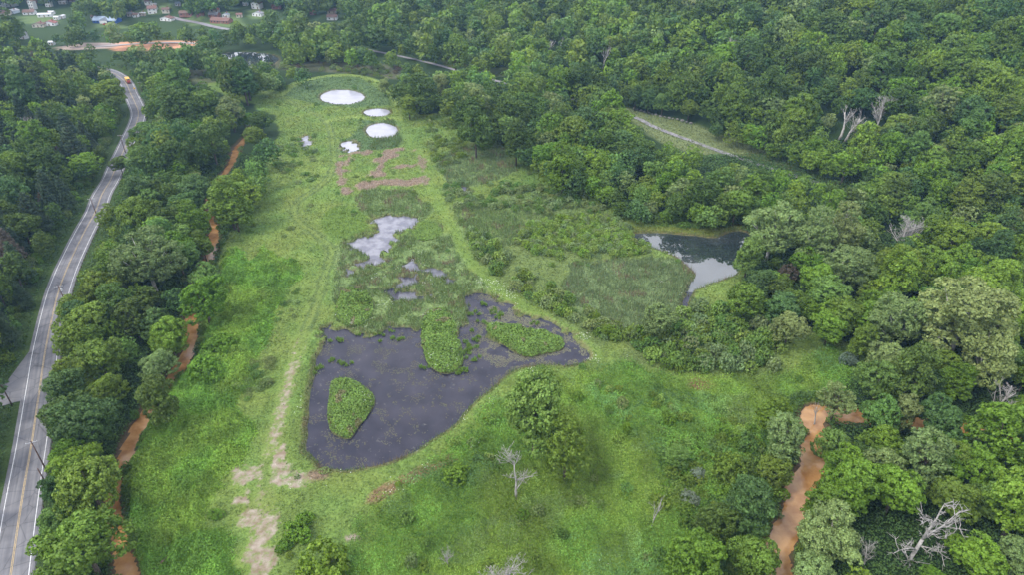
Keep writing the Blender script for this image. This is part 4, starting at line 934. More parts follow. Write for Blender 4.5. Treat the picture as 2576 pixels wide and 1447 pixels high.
# dead trees
DEADS = [ # px base, height m, proto list, idx, label
 (1300, 1256, 14.5, DEAD, 0, 'grey leafless dead tree standing in the meadow below the walnut', .85), (1265, 1500, 11, DEAD, 1, 'grey leafless dead tree cut by the bottom edge', 1.15),
 (2245, 645, 15, DEAD, 3, 'grey dead tree with spreading bare limbs beyond the tall pale tree', 1.2), (2480, 1045, 12, DEAD, 2, 'pale dead tree behind the large bright right-edge tree', 1.0),
 (1640, 1330, 9, DEADT, 0, 'thin bare snag in the right meadow', .8), (2108, 355, 15, DEADT, 1, 'pale bare tree, left of the pale cluster on the hillside', 1.6), (2122, 360, 14, DEADT, 2, 'pale bare tree in the middle of the pale hillside cluster', 1.8),
 (2140, 352, 13, DEADT, 0, 'pale bare tree, right of the pale cluster on the hillside', 1.6), (2200, 335, 17, DEAD, 3, 'pale bare fan-shaped tree right of the pale cluster', .9), (1515, 180, 16, DEADT, 0, 'thin white bare tree on the far slope above the trail', 1.3),
 (1410, 120, 15, DEADT, 1, 'bare greyish tree high on the far slope', 2), (1375, 150, 14, DEADT, 2, 'bare greyish tree left of the other far slope snags', 1.5), (1840, 165, 14, DEAD, 1, 'pale bare tree near the top of the middle slope', .7), (1480, 105, 13, DEADT, 2, 'single bare trunk on the far slope above the white one', 1),
 (1740, 215, 13, DEAD, 0, 'grey bare tree above the three upright trail trees', .8), (1980, 190, 12, DEADT, 1, 'grey bare tree on the upper right hillside', 1.2), (760, 145, 12, DEAD, 2, 'grey leafless tree left of a pair beyond the far pond', 1.3), (785, 150, 12, DEAD, 4, 'grey leafless tree right of a pair beyond the far pond', 1.3),
 (290, 830, 9, DEAD, 4, 'bare grey tree in a gap of the road belt', .9), (335, 870, 7, DEAD, 0, 'small bare tree left of the yellow-green creek tree', .8), (110, 350, 11, DEAD, 1, 'brown bare tree on the slope left of the road', 1.2), (2170, 1430, 8, DEAD, 4, 'brown bare sapling at the bottom edge right of the creek', .9),
 (1128, 1425, 6.5, DEAD, 2, 'brown bare stems rising from a bush near the bottom edge', .8), (2050, 1060, 8, DEADT, 1, 'leaning bare trunk at the bend of the right creek', .9), (420, 480, 10, DEADT, 2, 'thin bare trunk in the upper road belt', 1.2), (500, 165, 10, DEADT, 0, 'grey bare tree left of the far pond', 1.2)]
for px, py, h, L, k, lab, sp in DEADS:
    x, y = hit(px, py); z = float(fast_z(np.array([x]), np.array([y]))[0]); me = L[k % len(L)]
    zz = h / (9 if L is DEAD else 12); e = empty('dead_tree', (x, y, z), random.uniform(0, 6.28)); e.scale = (zz * sp, zz * sp, zz)
    tag(e, lab, 'dead tree', 'dead trees'); link('trunk', me, e)
# the forked dead tree at lower right, modelled for itself
def fork_tree():
    mb = MB(); rng = random.Random(9)
    def limb(pts, r0, r1, n=7, sub=True):
        P = [Vector(p) for p in pts]; k = len(P); mb.tube(P, [r0 + (r1 - r0) * i / (k - 1) for i in range(k)], n)
        if sub:
            for i in range(1, k):
                for _ in range(4):
                    d = (P[i] - P[i - 1]).normalized(); a = Vector((rng.uniform(-1, 1), rng.uniform(-1, 1), rng.uniform(-.4, .9))).normalized(); d2 = (d * .6 + a).normalized(); s = P[i - 1].lerp(P[i], rng.random()); L = rng.uniform(.9, 2.1)
                    m1 = s + d2 * L * .5; e = m1 + (d2 + Vector((rng.uniform(-.5, .5), rng.uniform(-.5, .5), rng.uniform(-.2, .5)))).normalized() * L * .6; mb.tube([s, m1, e], [.08, .055, .03], 4)
                    for q in range(3): mb.tube([m1.lerp(e, rng.random()), m1 + (d2 + Vector((rng.uniform(-.9, .9), rng.uniform(-.9, .9), rng.uniform(-.5, .9)))) * L * .55], [.045, .025], 3)
    limb([(0, 0, -.5), (.3, .2, 1.5), (.9, .6, 3.6), (1.2, .8, 5.0)], .34, .27, 9, False)
    limb([(1.2, .8, 5), (1.5, 1.0, 6.8), (2.0, 1.0, 9), (2.3, 1.4, 11.2), (2.6, 1.6, 13)], .24, .05)
    limb([(1.2, .8, 5), (2.4, 1.2, 6.2), (4.2, 1.6, 7.4), (5.4, 2.0, 9.0), (6.2, 2.2, 10.2)], .2, .04)
    limb([(2.0, 1.0, 9), (1.0, .7, 10), (-.2, .5, 10.6), (-1.1, .3, 11.3)], .12, .03); limb([(.6, .4, 2.8), (-.9, -.2, 4.1), (-2.4, -.6, 4.3), (-3.2, -.6, 3.9)], .15, .03)
    limb([(.9, .6, 3.6), (2.3, -.1, 3.9), (3.6, -.6, 3.6), (4.3, -.9, 3.1)], .12, .03); limb([(2.4, 1.2, 6.2), (3.4, .6, 5.6), (4.6, .2, 5.9)], .1, .03); limb([(4.2, 1.6, 7.4), (5.8, 1.2, 7.4), (7.0, 1.0, 7.2)], .09, .03)
    limb([(0.1, 0, .6), (-.8, -.6, .5), (-1.7, -.9, -.1)], .12, .04)
    return mb.mesh('trunk', M_DEAD, True)
x, y = hit(2285, 1415); e = empty('dead_tree', (x, y, float(fast_z(np.array([x]), np.array([y]))[0]))); e.scale = (1.3,) * 3
tag(e, 'large forked grey dead tree leaning right in the lower right corner', 'dead tree', 'dead trees'); link('trunk', fork_tree(), e)

# ------------------------------------------------------------------ ground vegetation: uncountable stuff
def leaves(name, n, box, mask, size, height, tilt, colf, label, cat, seed, near=150., asp=.7, m=M_LEAFA, lodp=1.15, shape='leaf', jit=.34):
    rng = np.random.default_rng(seed); x0, x1, y0, y1 = box; X = []; Y = []; got = 0
    # uniform candidates thinned with distance, larger when farther
    x = rng.uniform(x0, x1, n); y = rng.uniform(y0, y1, n); dep = y * CT + CAMH * ST
    ok = (rng.random(n) < (near / np.maximum(dep, near)) ** lodp) & (np.abs(x) < .7536 * dep * 1.1 + 8); x, y, dep = x[ok], y[ok], dep[ok]
    mk = mask(x, y); ok = rng.random(len(x)) < mk; x, y, dep = x[ok], y[ok], dep[ok]; n = len(x)
    gz = fast_z(x, y); col = colf(x, y); lod = (np.maximum(dep, near) / near) ** (lodp * .5)
    hh = height(x, y)
    if shape == 'leaf':
        P = np.stack([x, y, gz + hh * rng.uniform(.6, 1.0, n)], 1); e = .35
        hx = (height(x + e, y) - hh) / e; hy = (height(x, y + e) - hh) / e
        Nn = np.stack([-hx, -hy, np.ones(n)], 1) + rng.normal(size=(n, 3)) * tilt; V = quads_from(P, Nn, size * lod, asp, rng)
        F = np.arange(4 * n); k = 4
    else:
        a = rng.uniform(0, math.pi, n); wd = size * lod * rng.uniform(.6, 1.3, n); H = hh * rng.uniform(.6, 1.15, n); dx = np.cos(a) * wd / 2; dy = np.sin(a) * wd / 2
        lx = rng.normal(size=n) * tilt * H; ly = rng.normal(size=n) * tilt * H
        V = np.stack([np.stack([x - dx, y - dy, gz - .05], 1), np.stack([x + dx, y + dy, gz - .05], 1), np.stack([x + lx, y + ly, gz + H], 1)], 1); F = np.arange(3 * n); k = 3
    v = rng.uniform(1 - jit, 1 + jit, (n, 1)); hue = rng.uniform(-.08, .08, (n, 1)); c = col * v * np.concatenate([1 + hue, np.ones((n, 1)), 1 - hue], 1)
    me = np_mesh(name, V.reshape(-1, 3), F, m, k=k, facecol=c); o = link(name, me); tag(o, label, cat, None, 'stuff'); print(name, n)
def zin(keys, x, y, amp=4):
    d = np.full(x.shape, 14.0); nn = (fbm(x, y, 9, 31) - .5) * amp
    for k in keys: d = np.minimum(d, sdpoly(ZW[k], x, y) + nn)
    return d
def notrack(x, y):
    t, _ = sdline(TRACK, x, y, 12); b, _ = sdline(BERM, x, y, 12); r, _ = sdline(RING, x, y, 12); r2, _ = sdline(RING2, x, y, 12); return sst(2.6, 3.6, t) * sst(1.8, 2.8, b) * (np.minimum(r, r2) > 2)
def nowater(x, y): return ((pond_sd(x, y) > .25) & (creek_sd(x, y) > .5)) * 1.0
def colz(x, y): return fast_c(x, y)[0]
def kh(x, y): e = sst(.5, -3.5, zin(('knot', 'knot2'), x, y, 6)); return .25 + e * (.9 + 1.9 * sst(.25, .75, fbm(x, y, 3.2, 61, 2)) + .8 * fbm(x, y, 11, 62, 2))
leaves('knotweed', 950000, (-125, -30, 80, 265), lambda x, y: sst(1.5, -2.5, zin(('knot', 'knot2'), x, y, 6) + (fbm(x, y, 1.8, 60, 2) - .5) * 4) * nowater(x, y), .40, kh, .55, lambda x, y: np.array(PAL['knot']) * (.80 + .42 * sst(.3, .7, fbm(x, y, 5, 63, 3)))[:, None] * np.stack([.85 + .2 * sst(.35, .65, fbm(x, y, 13, 59)), np.ones(len(x)), np.ones(len(x))], 1),
       'bright green knotweed thicket between the orange creek and the track', 'knotweed', 501)
def hh_(x, y): return .2 + 1.5 * sst(.3, .7, fbm(x, y, 2.4, 64, 3)) + 1.0 * sst(.35, .65, fbm(x, y, 8, 65, 2))
leaves('meadow_herbs', 900000, (-60, 130, 80, 235), lambda x, y: sst(3, -3, zin(('herb',), x, y, 12)) * nowater(x, y) * .95, .36, hh_, .6, lambda x, y: np.array(PAL['herb']) * (.70 + .58 * sst(.3, .7, fbm(x, y, 7, 66, 4)))[:, None] * np.stack([.85 + .25 * sst(.4, .65, fbm(x, y, 16, 58, 3)), np.ones(len(x)), np.ones(len(x)) + .6 * (fbm(x, y, 9, 57) > .62)], 1),
       'knee-high bright green herbs filling the meadow right of the dark pond', 'herbs', 502)
def gh(x, y): return .12 + .5 * fbm(x, y, 3, 67, 2)
def gm_(x, y):
    m_ = ((zin(('meadow',), x, y) < 0) | (zin(('strip', 'lawn1'), x, y) < 0)) * (zin(('knot', 'knot2', 'herb'), x, y) > -.5) * nowater(x, y); b = fast_c(x, y)[1]; t, _ = sdline(TRACK, x, y, 12); bb, _ = sdline(BERM, x, y, 12)
    return m_ * np.clip(1 - b * 1.3, 0, 1) * (.45 + .55 * sst(1.4, 3.4, t) * sst(1.0, 2.6, bb))
leaves('meadow_grass', 900000, (-160, 190, 80, 500), gm_, .40, gh, .8, lambda x, y: colz(x, y) * 1.12, 'tufted light green grass over the open valley floor', 'grass', 503, lodp=1.2)
RK = ('reedA', 'reedB', 'reedC', 'reedD', 'reedE', 'reedF', 'reedG', 'reedH')
def edge_reed(x, y):
    p = pond_sd(x, y); e = (p > .1) & (p < 1.3); gap = fbm(x, y, 4, 71, 2)
    gap2 = (gap < .44) & (sdpoly(ZW['reedA'], x, y) < -1)
    r = (zin(RK, x, y, 6) < 0) * (~(gap2)) * (sst(.34, .5, gap) * .6 + .4)
    isl = np.full(x.shape, 14.)
    for P in list(ISL.values()) + list(DOME.values()): isl = np.minimum(isl, sdpoly(P, x, y))
    th = np.minimum(zin(('thA', 'thB', 'thD'), x, y), 1) * .0 + (zin(('thA', 'thB', 'thD'), x, y) > -1)
    return np.clip((r * (.12 + .88 * th) + e * .8) * (p > -.3) * (isl > -.8), 0, 1) * (notrack(x, y))
def reedcol(x, y):
    n = fbm(x, y, 7, 72); c = np.array(PAL['reed']) * .9 * (1 - n)[:, None] + np.array((.13, .20, .05)) * n[:, None]; b = (sdpoly(ZW['reedB'], x, y) < 0) | (sdpoly(ZW['reedC'], x, y) < 0)
    c = np.where(b[:, None], np.array(PAL['reedB']), c); tan = (fbm(x, y, 5, 73, 2) > .70) | (RNG.random(len(x)) < .06); return np.where(tan[:, None], np.array((.20, .16, .10)), c)
leaves('cattail_reeds', 900000, (-75, 130, 105, 480), edge_reed, .14, lambda x, y: 1.3 + 1.0 * fbm(x, y, 5, 74), .16, reedcol, 'grey-green cattails and reeds standing in and around the ponds', 'reeds', 504, shape='blade', lodp=1.0)
# low green crowns of the islands
def ish(x, y):
    d = np.full(x.shape, 14.)
    for P in list(ISL.values()) + [DOME['d1'], DOME['d2']]: d = np.minimum(d, sdpoly(P, x, y))
    return d
def islh(x, y): return .4 + .9 * sst(0, -4, ish(x, y)) + .7 * fbm(x, y, 2.0, 75, 2)
leaves('island_plants', 420000, (-60, 30, 110, 240), lambda x, y: (ish(x, y) < 0) * 1., .42, islh, .55, lambda x, y: np.where((fbm(x, y, 3.5, 76, 2) > .76)[:, None], np.array((.19, .19, .08)), np.array((.155, .255, .048)) * (.8 + .4 * fbm(x, y, 3, 77))[:, None]),
       'leafy bright green plants covering the pond islands', 'plants', 505, near=120)
# dark undergrowth near the camera, below the trees
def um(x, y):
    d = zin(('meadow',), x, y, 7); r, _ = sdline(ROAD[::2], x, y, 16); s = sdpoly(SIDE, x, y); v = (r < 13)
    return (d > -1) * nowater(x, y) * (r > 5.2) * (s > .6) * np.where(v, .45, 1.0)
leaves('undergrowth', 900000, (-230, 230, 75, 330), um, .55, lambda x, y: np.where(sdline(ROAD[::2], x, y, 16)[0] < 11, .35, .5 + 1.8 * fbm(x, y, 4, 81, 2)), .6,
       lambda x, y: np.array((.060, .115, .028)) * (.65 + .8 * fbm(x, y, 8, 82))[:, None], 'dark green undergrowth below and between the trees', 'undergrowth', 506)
# bare reed litter
leaves('dead_reed_litter', 160000, (-90, -10, 250, 340), lambda x, y: (pink_sd(x, y) < 0) * .75, .34, lambda x, y: .3 + .4 * fbm(x, y, 2, 83), .5,
       lambda x, y: np.array(PAL['pink']) * np.ones((len(x), 1)), 'pinkish tan flattened dead reeds between green patches', 'dead reeds', 507, near=300)
# floating weed
def weed():
    rng = np.random.default_rng(508); x = rng.uniform(-60, 25, 260000); y = rng.uniform(100, 215, 260000); p = pond_sd(x, y); n = fbm(x, y, 3, 84, 3); big = fbm(x, y, 16, 85, 2)
    arm = sst(150, 170, y) * sst(-15, -5, x); edge = sst(3.5, .5, -p)
    ok = (p < -.1) & (sdpoly(POND, x, y) < 0) & (n > .64 - .16 * arm - .08 * edge - .07 * (big - .5)) & (rng.random(len(x)) < .2 + .5 * arm); x, y, arm = x[ok], y[ok], arm[ok]; m_ = len(x)
    P = np.stack([x, y, np.full(m_, -.335) + rng.uniform(0, .01, m_)], 1); V = quads_from(P, np.tile([0, 0, 1.], (m_, 1)) + rng.normal(size=(m_, 3)) * .01, .42, .7, rng); V[..., 2] = P[:, 2][:, None]
    t = rng.random((m_, 1)); c = np.array((.085, .070, .065)) * (1 - t) + np.array((.12, .13, .065)) * t; c = c * (1 + .5 * arm[:, None])
    me = np_mesh('pond_weed', V.reshape(-1, 3), np.arange(4 * m_), M_LEAFA, facecol=c); tag(link('pond_weed', me), 'olive and tan weed floating in patches on the dark pond', 'pond weed', None, 'stuff')
weed()
def tufts():
    rng = np.random.default_rng(510); c = FL([(838, 905), (868, 910), (848, 855), (800, 930), (1165, 930), (1195, 905), (1170, 860), (1185, 830), (1200, 850), (1175, 885), (1150, 935), (1275, 860), (1065, 925), (1215, 812), (1255, 800), (1350, 812), (985, 832), (1000, 850), (905, 842), (945, 846), (1180, 870), (1190, 790), (1240, 780), (1210, 765), (1265, 790)]); V = []
    for q in c:
        r = rng.uniform(.4, 1.3); m_ = int(200 * r); sc_ = rng.normal(size=(5, 2)) * r * .8; kk = rng.integers(0, 5, m_); x = q[0] + sc_[kk, 0] * 1.3 + rng.normal(size=m_) * r * .25; y = q[1] + sc_[kk, 1] + rng.normal(size=m_) * r * .22; H = rng.uniform(.4, 1.1, m_); w_ = .12
        V.append(np.stack([np.stack([x - w_, y, np.full(m_, -.4)], 1), np.stack([x + w_, y + .05, np.full(m_, -.4)], 1), np.stack([x + rng.normal(size=m_) * .3, y + rng.normal(size=m_) * .3, H - .35], 1)], 1))
    V = np.concatenate(V); m_ = len(V); me = np_mesh('sedge_tufts', V.reshape(-1, 3), np.arange(3 * m_), M_LEAFA, k=3, facecol=np.array((.16, .26, .05)) * rng.uniform(.6, 1.4, (m_, 1))); tag(link('sedge_tufts', me), 'small green sedge tufts standing in the dark pond', 'sedge', None, 'stuff')
tufts()
def flowers():
    rng = np.random.default_rng(509); x = rng.uniform(-60, 70, 60000); y = rng.uniform(90, 230, 60000); b, _ = sdline(BERM, x, y, 12); p = pond_sd(x, y)
    ok = (zin(('meadow',), x, y) < -3) & (p > .8) & (fbm(x, y, 6, 86, 2) > .66) & (rng.random(len(x)) < .12 + .3 * (b < 6)) & (p < 12); x, y = x[ok], y[ok]; m_ = len(x)
    P = np.stack([x, y, fast_z(x, y) + 1.2], 1); V = quads_from(P, np.tile([0, 0, 1.], (m_, 1)) + rng.normal(size=(m_, 3)) * .3, .26, 1, rng)
    me = np_mesh('white_wildflowers', V.reshape(-1, 3), np.arange(4 * m_), M_LEAFA, facecol=np.tile([.62, .64, .55], (m_, 1))); tag(link('white_wildflowers', me), 'white wildflowers dotted along the berm around the dark pond', 'wildflowers', None, 'stuff')
flowers()

# ------------------------------------------------------------------ utility poles, guard rail, signs, vehicle
def frame_at(px, py, z=None): x, y = hit(px, py); return x, y, float(fast_z(np.array([x]), np.array([y]))[0])
def road_dir(x, y):
    k = int(np.argmin(np.hypot(ROAD[:, 0] - x, ROAD[:, 1] - y))); k = min(max(k, 1), len(ROAD) - 2); d = ROAD[k + 1] - ROAD[k - 1]; return math.atan2(d[1], d[0])
def pole(px, py, h, label, lean=(0, 0), arm=True, transformer=False):
    x, y, z = frame_at(px, py); e = empty('utility_pole', (x, y, z), road_dir(x, y)); tag(e, label, 'utility pole', 'utility poles along the road')
    T = Vector((lean[0], lean[1], h)); MB().tube([(0, 0, -.6), T * .5, T], [.2, .17, .13], 8).obj('shaft', M_POLE, e, True)
    if arm:
        MB().box(T.x, T.y, h - .5, .12, 2.6, .14).obj('crossarm', M_METAL, e)
        for s in (-1.15, -.4, .4, 1.15): MB().tube([(T.x, T.y + s, h - .43), (T.x, T.y + s, h - .18)], [.06, .045], 6).obj('insulator', M_WPAINT, e)
    if transformer: MB().tube([(T.x, T.y - .45, h - 2.4), (T.x, T.y - .45, h - 2.35), (T.x, T.y - .45, h - 1.35), (T.x, T.y - .45, h - 1.25)], [.25, .34, .34, .2], 10).obj('transformer', mat('grey_enamel', (.62, .63, .65), .5), e)
    return x, y, z + h
PT = []
PT.append(pole(119, 1189, 11, 'tall brown utility pole with crossarm beside the guard rail at lower left'))
pole(123, 1231, 7, 'shorter brown pole without crossarm below the tall pole at lower left', (.4, .2), False)
PT.append(pole(172, 779, 10, 'brown utility pole with pale transformer at the road edge', transformer=True))
PT.append(pole(247, 551, 10, 'utility pole with crossarm in front of the road bend')); PT.append(pole(316, 384, 10, 'small distant utility pole where a tree hides the road'))
PT.append(pole(360, 240, 9, 'farthest utility pole with pale crossarm past the road bend')); pole(30, 1020, 8, 'brown pole standing on the grass by the side road', arm=False)
wi = 0
for a, b in zip(PT[:-1], PT[1:]):
    a, b = Vector(a), Vector(b)
    for s in (-.9, .9):
        off = Vector((s, .3, -.2)); pts = [a.lerp(b, t) + off + Vector((0, 0, -4 * 1.2 * t * (1 - t))) for t in np.linspace(0, 1, 9)]
        o = MB().tube(pts, [.022] * 9, 4).obj('power_line', M_WIRE)
        wi += 1; tag(o, ('left' if s < 0 else 'right') + ' thin power line of the ' + ORD[(wi - 1) // 2] + ' span between poles, counted from the bottom edge', 'power line', 'power lines along the road')

def guard(i0, i1, off, label):
    L = ROAD[i0:i1]; T = np.gradient(L, axis=0); T /= np.linalg.norm(T, axis=1)[:, None]; Nn = np.stack([-T[:, 1], T[:, 0]], 1); Q = L + Nn * off
    s = np.r_[0, np.cumsum(np.linalg.norm(np.diff(Q, axis=0), axis=1))]; o0 = Vector((Q[0][0], Q[0][1], 0)); e = empty('guard_rail', o0); tag(e, label, 'guard rail', 'guard rails along the road')
    prof = [(0, .42), (.06, .48), (.0, .56), (.06, .66), (0, .72)]; V = []
    for p, n in zip(Q, Nn):
        for a, b in prof: V.append((p[0] + n[0] * a - o0.x, p[1] + n[1] * a - o0.y, b))
    k = len(prof); F = [(i * k + j, i * k + j + 1, (i + 1) * k + j + 1, (i + 1) * k + j) for i in range(len(Q) - 1) for j in range(k - 1)]
    MB().add(V, F).obj('rail', M_METAL, e, True)
    pm = MB().box(0, 0, .2, .16, .2, 1.0).mesh('post', M_POLE)
    step = max(2.6, s[-1] / 95)
    for d in np.arange(0, s[-1], step):
        x = np.interp(d, s, Q[:, 0]) - o0.x; y = np.interp(d, s, Q[:, 1]) - o0.y; n = Nn[min(np.searchsorted(s, d), len(Nn) - 1)]
        p = link('post', pm, e); p.location = (x - n[0] * -.12 * (-1 if off < 0 else 1), y, 0)
guard(0, 62, -4.95, 'long steel guard rail on the creek side of the road'); guard(88, 112, -4.95, 'distant steel guard rail on the outer side of the road bend')

def sign(px, py, label, col, diamond):
    x, y, z = frame_at(px, py); e = empty('road_sign', (x, y, z), 0); tag(e, label, 'sign'); MB().tube([(0, 0, -.3), (0, 0, 2.6)], [.05, .05], 6).obj('post', M_METAL, e)
    a = math.pi / 4 if diamond else 0; s = .75; P = []
    for t in range(4): P.append((math.cos(a + math.pi / 4 + t * math.pi / 2) * s, math.sin(a + math.pi / 4 + t * math.pi / 2) * s))
    V = [(p[0], -.06, 2.7 + p[1]) for p in P] + [(p[0], -.10, 2.7 + p[1]) for p in P]; MB().add(V, [(0, 1, 2, 3), (7, 6, 5, 4)] + [(i, (i + 1) % 4 + 0, (i + 1) % 4 + 4, i + 4) for i in range(4)]).obj('panel', mat('sign_face', col, .5), e)
sign(341, 231, 'yellow diamond warning sign at the far road bend', (.75, .45, .03), True); sign(354, 254, 'small white roadside sign at the far road bend', (.75, .76, .76), False)

def truck():
    x, y = flat(319, 208); k = int(np.argmin(np.hypot(ROAD[:, 0] - x, ROAD[:, 1] - y))); d = ROAD[k - 1] - ROAD[k + 1]; d = d / np.linalg.norm(d); n = np.array([-d[1], d[0]]); c = ROAD[k] + n * 1.7
    e = empty('truck', (c[0], c[1], .05), math.atan2(d[1], d[0])); tag(e, 'yellow truck with dark red front driving towards the viewer on the far road', 'truck')
    yel = mat('yellow_enamel', (.72, .38, .03), .35, .5); red = mat('dark_red_enamel', (.25, .03, .02), .4, .5); dk = mat('tinted_glass', (.02, .025, .03), .1, .6); rub = mat('rubber', (.02, .02, .02), .9)
    mb = MB(); V = [(-4.2, -1.2, .9), (.9, -1.2, .9), (.9, 1.2, .9), (-4.2, 1.2, .9), (-4.4, -1.25, 2.7), (1.1, -1.25, 2.9), (1.1, 1.25, 2.9), (-4.4, 1.25, 2.7)]
    mb.add(V, [(3, 2, 1, 0), (4, 5, 6, 7), (0, 1, 5, 4), (1, 2, 6, 5), (2, 3, 7, 6), (3, 0, 4, 7)]); mb.obj('cargo_body', yel, e)
    mb = MB(); V = [(1.25, -1.2, .7), (3.0, -1.2, .7), (3.0, 1.2, .7), (1.25, 1.2, .7), (1.25, -1.15, 3.0), (2.5, -1.1, 3.0), (2.5, 1.1, 3.0), (1.25, 1.15, 3.0), (3.0, -1.2, 1.9), (3.0, 1.2, 1.9)]
    mb.add(V, [(3, 2, 1, 0), (4, 5, 6, 7), (0, 1, 8, 5, 4), (2, 3, 7, 6, 9), (1, 2, 9, 8), (8, 9, 6, 5), (3, 0, 4, 7)]); cab = mb.obj('cab', yel, e)
    MB().add([(3.02, -1.0, 2.0), (3.02, 1.0, 2.0), (2.56, .95, 2.85), (2.56, -.95, 2.85)], [(0, 1, 2, 3)]).obj('windscreen', dk, cab)
    mb = MB(); mb.add([(3.0, -1.15, .6), (4.4, -1.0, .6), (4.4, 1.0, .6), (3.0, 1.15, .6), (3.0, -1.1, 1.85), (4.25, -.9, 1.6), (4.25, .9, 1.6), (3.0, 1.1, 1.85)], [(3, 2, 1, 0), (4, 5, 6, 7), (0, 1, 5, 4), (1, 2, 6, 5), (2, 3, 7, 6), (3, 0, 4, 7)]); mb.obj('bonnet', red, e)
    MB().box(4.5, 0, .65, .2, 2.4, .35).obj('bumper', red, e); MB().box(-1.6, 0, .7, 5.2, .9, .3).obj('chassis', rub, e)
    for s in (-.75, .75): MB().box(4.42, s, 1.1, .06, .3, .25).obj('headlight', M_WPAINT, e)
    for wx in (3.4, -1.6, -3.0):
        for s in (-1.05, 1.05): MB().tube([(wx, s - .16, .5), (wx, s + .16, .5)], [.5, .5], 14).obj('wheel', rub, e)
truck()

# ------------------------------------------------------------------ village
WALL = dict(white=(.80, .80, .80), cream=(.62, .57, .48), brick=(.27, .13, .10), paleblue=(.55, .62, .70), grey=(.5, .5, .5), tan=(.5, .42, .32), blue=(.05, .13, .42))
ROOF = dict(grey=(.25, .25, .27), bluegrey=(.30, .34, .40), pale=(.55, .56, .58), brown=(.17, .11, .09), red=(.27, .11, .09), redbrown=(.19, .11, .09), paleblue=(.42, .52, .66), orange=(.5, .2, .1))
MW = {}
for k, v in WALL.items(): m = mat('wall_' + k, v, .8); noisy(m, tuple(c * .82 for c in v), v, .6); MW[k] = m
MR = {}
for k, v in ROOF.items(): m = mat('roof_' + k, v, .85); noisy(m, tuple(c * .78 for c in v), v, 1.5); MR[k] = m
M_WIN = mat('window_glass', (.04, .05, .06), .15, .6); M_DOOR = mat('door_paint', (.22, .17, .14), .6)
def house(px, py, wpx, dr, st, wall, roof, label):
    hw = 2.6 * st; x, y = hit(px, py + 1.5); g = float(fast_z(np.array([x]), np.array([y]))[0]); dep = y * CT - (g - CAMH) * ST; W = max(wpx * dep / FPX * 1.12, 3.6); D = min(max(W * dr, 4), 12)
    rh = min(D, W) * .28 if roof != 'pale' else D * .15
    rz = ((px * 7 + py * 13) % 9 - 4) * .06; e = empty('house' if wpx > 10 else 'shed', (x, y, g - .2), rz); tag(e, label, 'house' if wpx > 10 else 'shed', 'buildings of the village')
    a, b = W / 2, D / 2
    if (px + py) % 3 == 0 and W < 13:   # gable towards the valley
        V = [(-a, -b, -1), (a, -b, -1), (a, b, -1), (-a, b, -1), (-a, -b, hw), (a, -b, hw), (a, b, hw), (-a, b, hw), (0, -b, hw + rh), (0, b, hw + rh)]
        MB().add(V, [(0, 1, 5, 8, 4), (2, 3, 7, 9, 6), (1, 2, 6, 5), (3, 0, 4, 7)]).obj('wall', MW[wall], e); o = .4; d = o * rh / a
        V = []
        for t in (0, .14): V += [(-a - o, -b - o, hw - d + .03 + t), (0, -b - o, hw + rh + .03 + t), (a + o, -b - o, hw - d + .03 + t), (-a - o, b + o, hw - d + .03 + t), (0, b + o, hw + rh + .03 + t), (a + o, b + o, hw - d + .03 + t)]
        r = MB().add(V, [(0, 3, 4, 1), (1, 4, 5, 2), (6, 7, 10, 9), (7, 8, 11, 10), (0, 1, 7, 6), (1, 2, 8, 7), (3, 9, 10, 4), (4, 10, 11, 5), (0, 6, 9, 3), (2, 5, 11, 8)]).obj('roof', MR[roof], e)
    else:
        V = [(-a, -b, -1), (a, -b, -1), (a, b, -1), (-a, b, -1), (-a, -b, hw), (a, -b, hw), (a, b, hw), (-a, b, hw), (-a, 0, hw + rh), (a, 0, hw + rh)]
        MB().add(V, [(0, 1, 5, 4), (2, 3, 7, 6), (1, 2, 6, 9, 5), (3, 0, 4, 8, 7)]).obj('wall', MW[wall], e); o = .4; d = o * rh / b
        V = []
        for t in (0, .14): V += [(-a - o, -b - o, hw - d + .03 + t), (-a - o, 0, hw + rh + .03 + t), (-a - o, b + o, hw - d + .03 + t), (a + o, -b - o, hw - d + .03 + t), (a + o, 0, hw + rh + .03 + t), (a + o, b + o, hw - d + .03 + t)]
        r = MB().add(V, [(0, 1, 4, 3), (1, 2, 5, 4), (6, 9, 10, 7), (7, 10, 11, 8), (0, 6, 7, 1), (1, 7, 8, 2), (3, 4, 10, 9), (4, 5, 11, 10), (0, 3, 9, 6), (2, 8, 11, 5)]).obj('roof', MR[roof], e)
        if wall == 'blue':
            V = [(-4, -b - 1.6, hw), (4, -b - 1.6, hw), (0, -b - 1.6, hw + 2.4), (-4, 0, hw), (4, 0, hw), (0, 0, hw + 2.4)]
            g2 = MB().add(V, [(0, 1, 2), (0, 2, 5, 3), (1, 4, 5, 2)]).obj('front_gable', MR['bluegrey'], e); MB().box(0, -b - 1.6, hw / 2, 7, .2, hw).obj('porch_wall', MW['white'], e)
    if wpx > 12: MB().box(a * .45, b * .2, hw + rh + .3, .7, .7, 1.8).obj('chimney', MW['brick'], r)
    n = max(2, int(W / 3)); 
    for s in range(st):
        for k in range(n):
            if s == 0 and k == n // 2: MB().box(-a + (k + .5) * W / n, -b - .03, 1.0, 1.0, .12, 2.1).obj('door', M_DOOR, e)
            else: MB().box(-a + (k + .5) * W / n, -b - .03, 1.5 + 2.6 * s, 1.1, .1, 1.1).obj('window', M_WIN, e)
for h in HOUSES: house(*h)
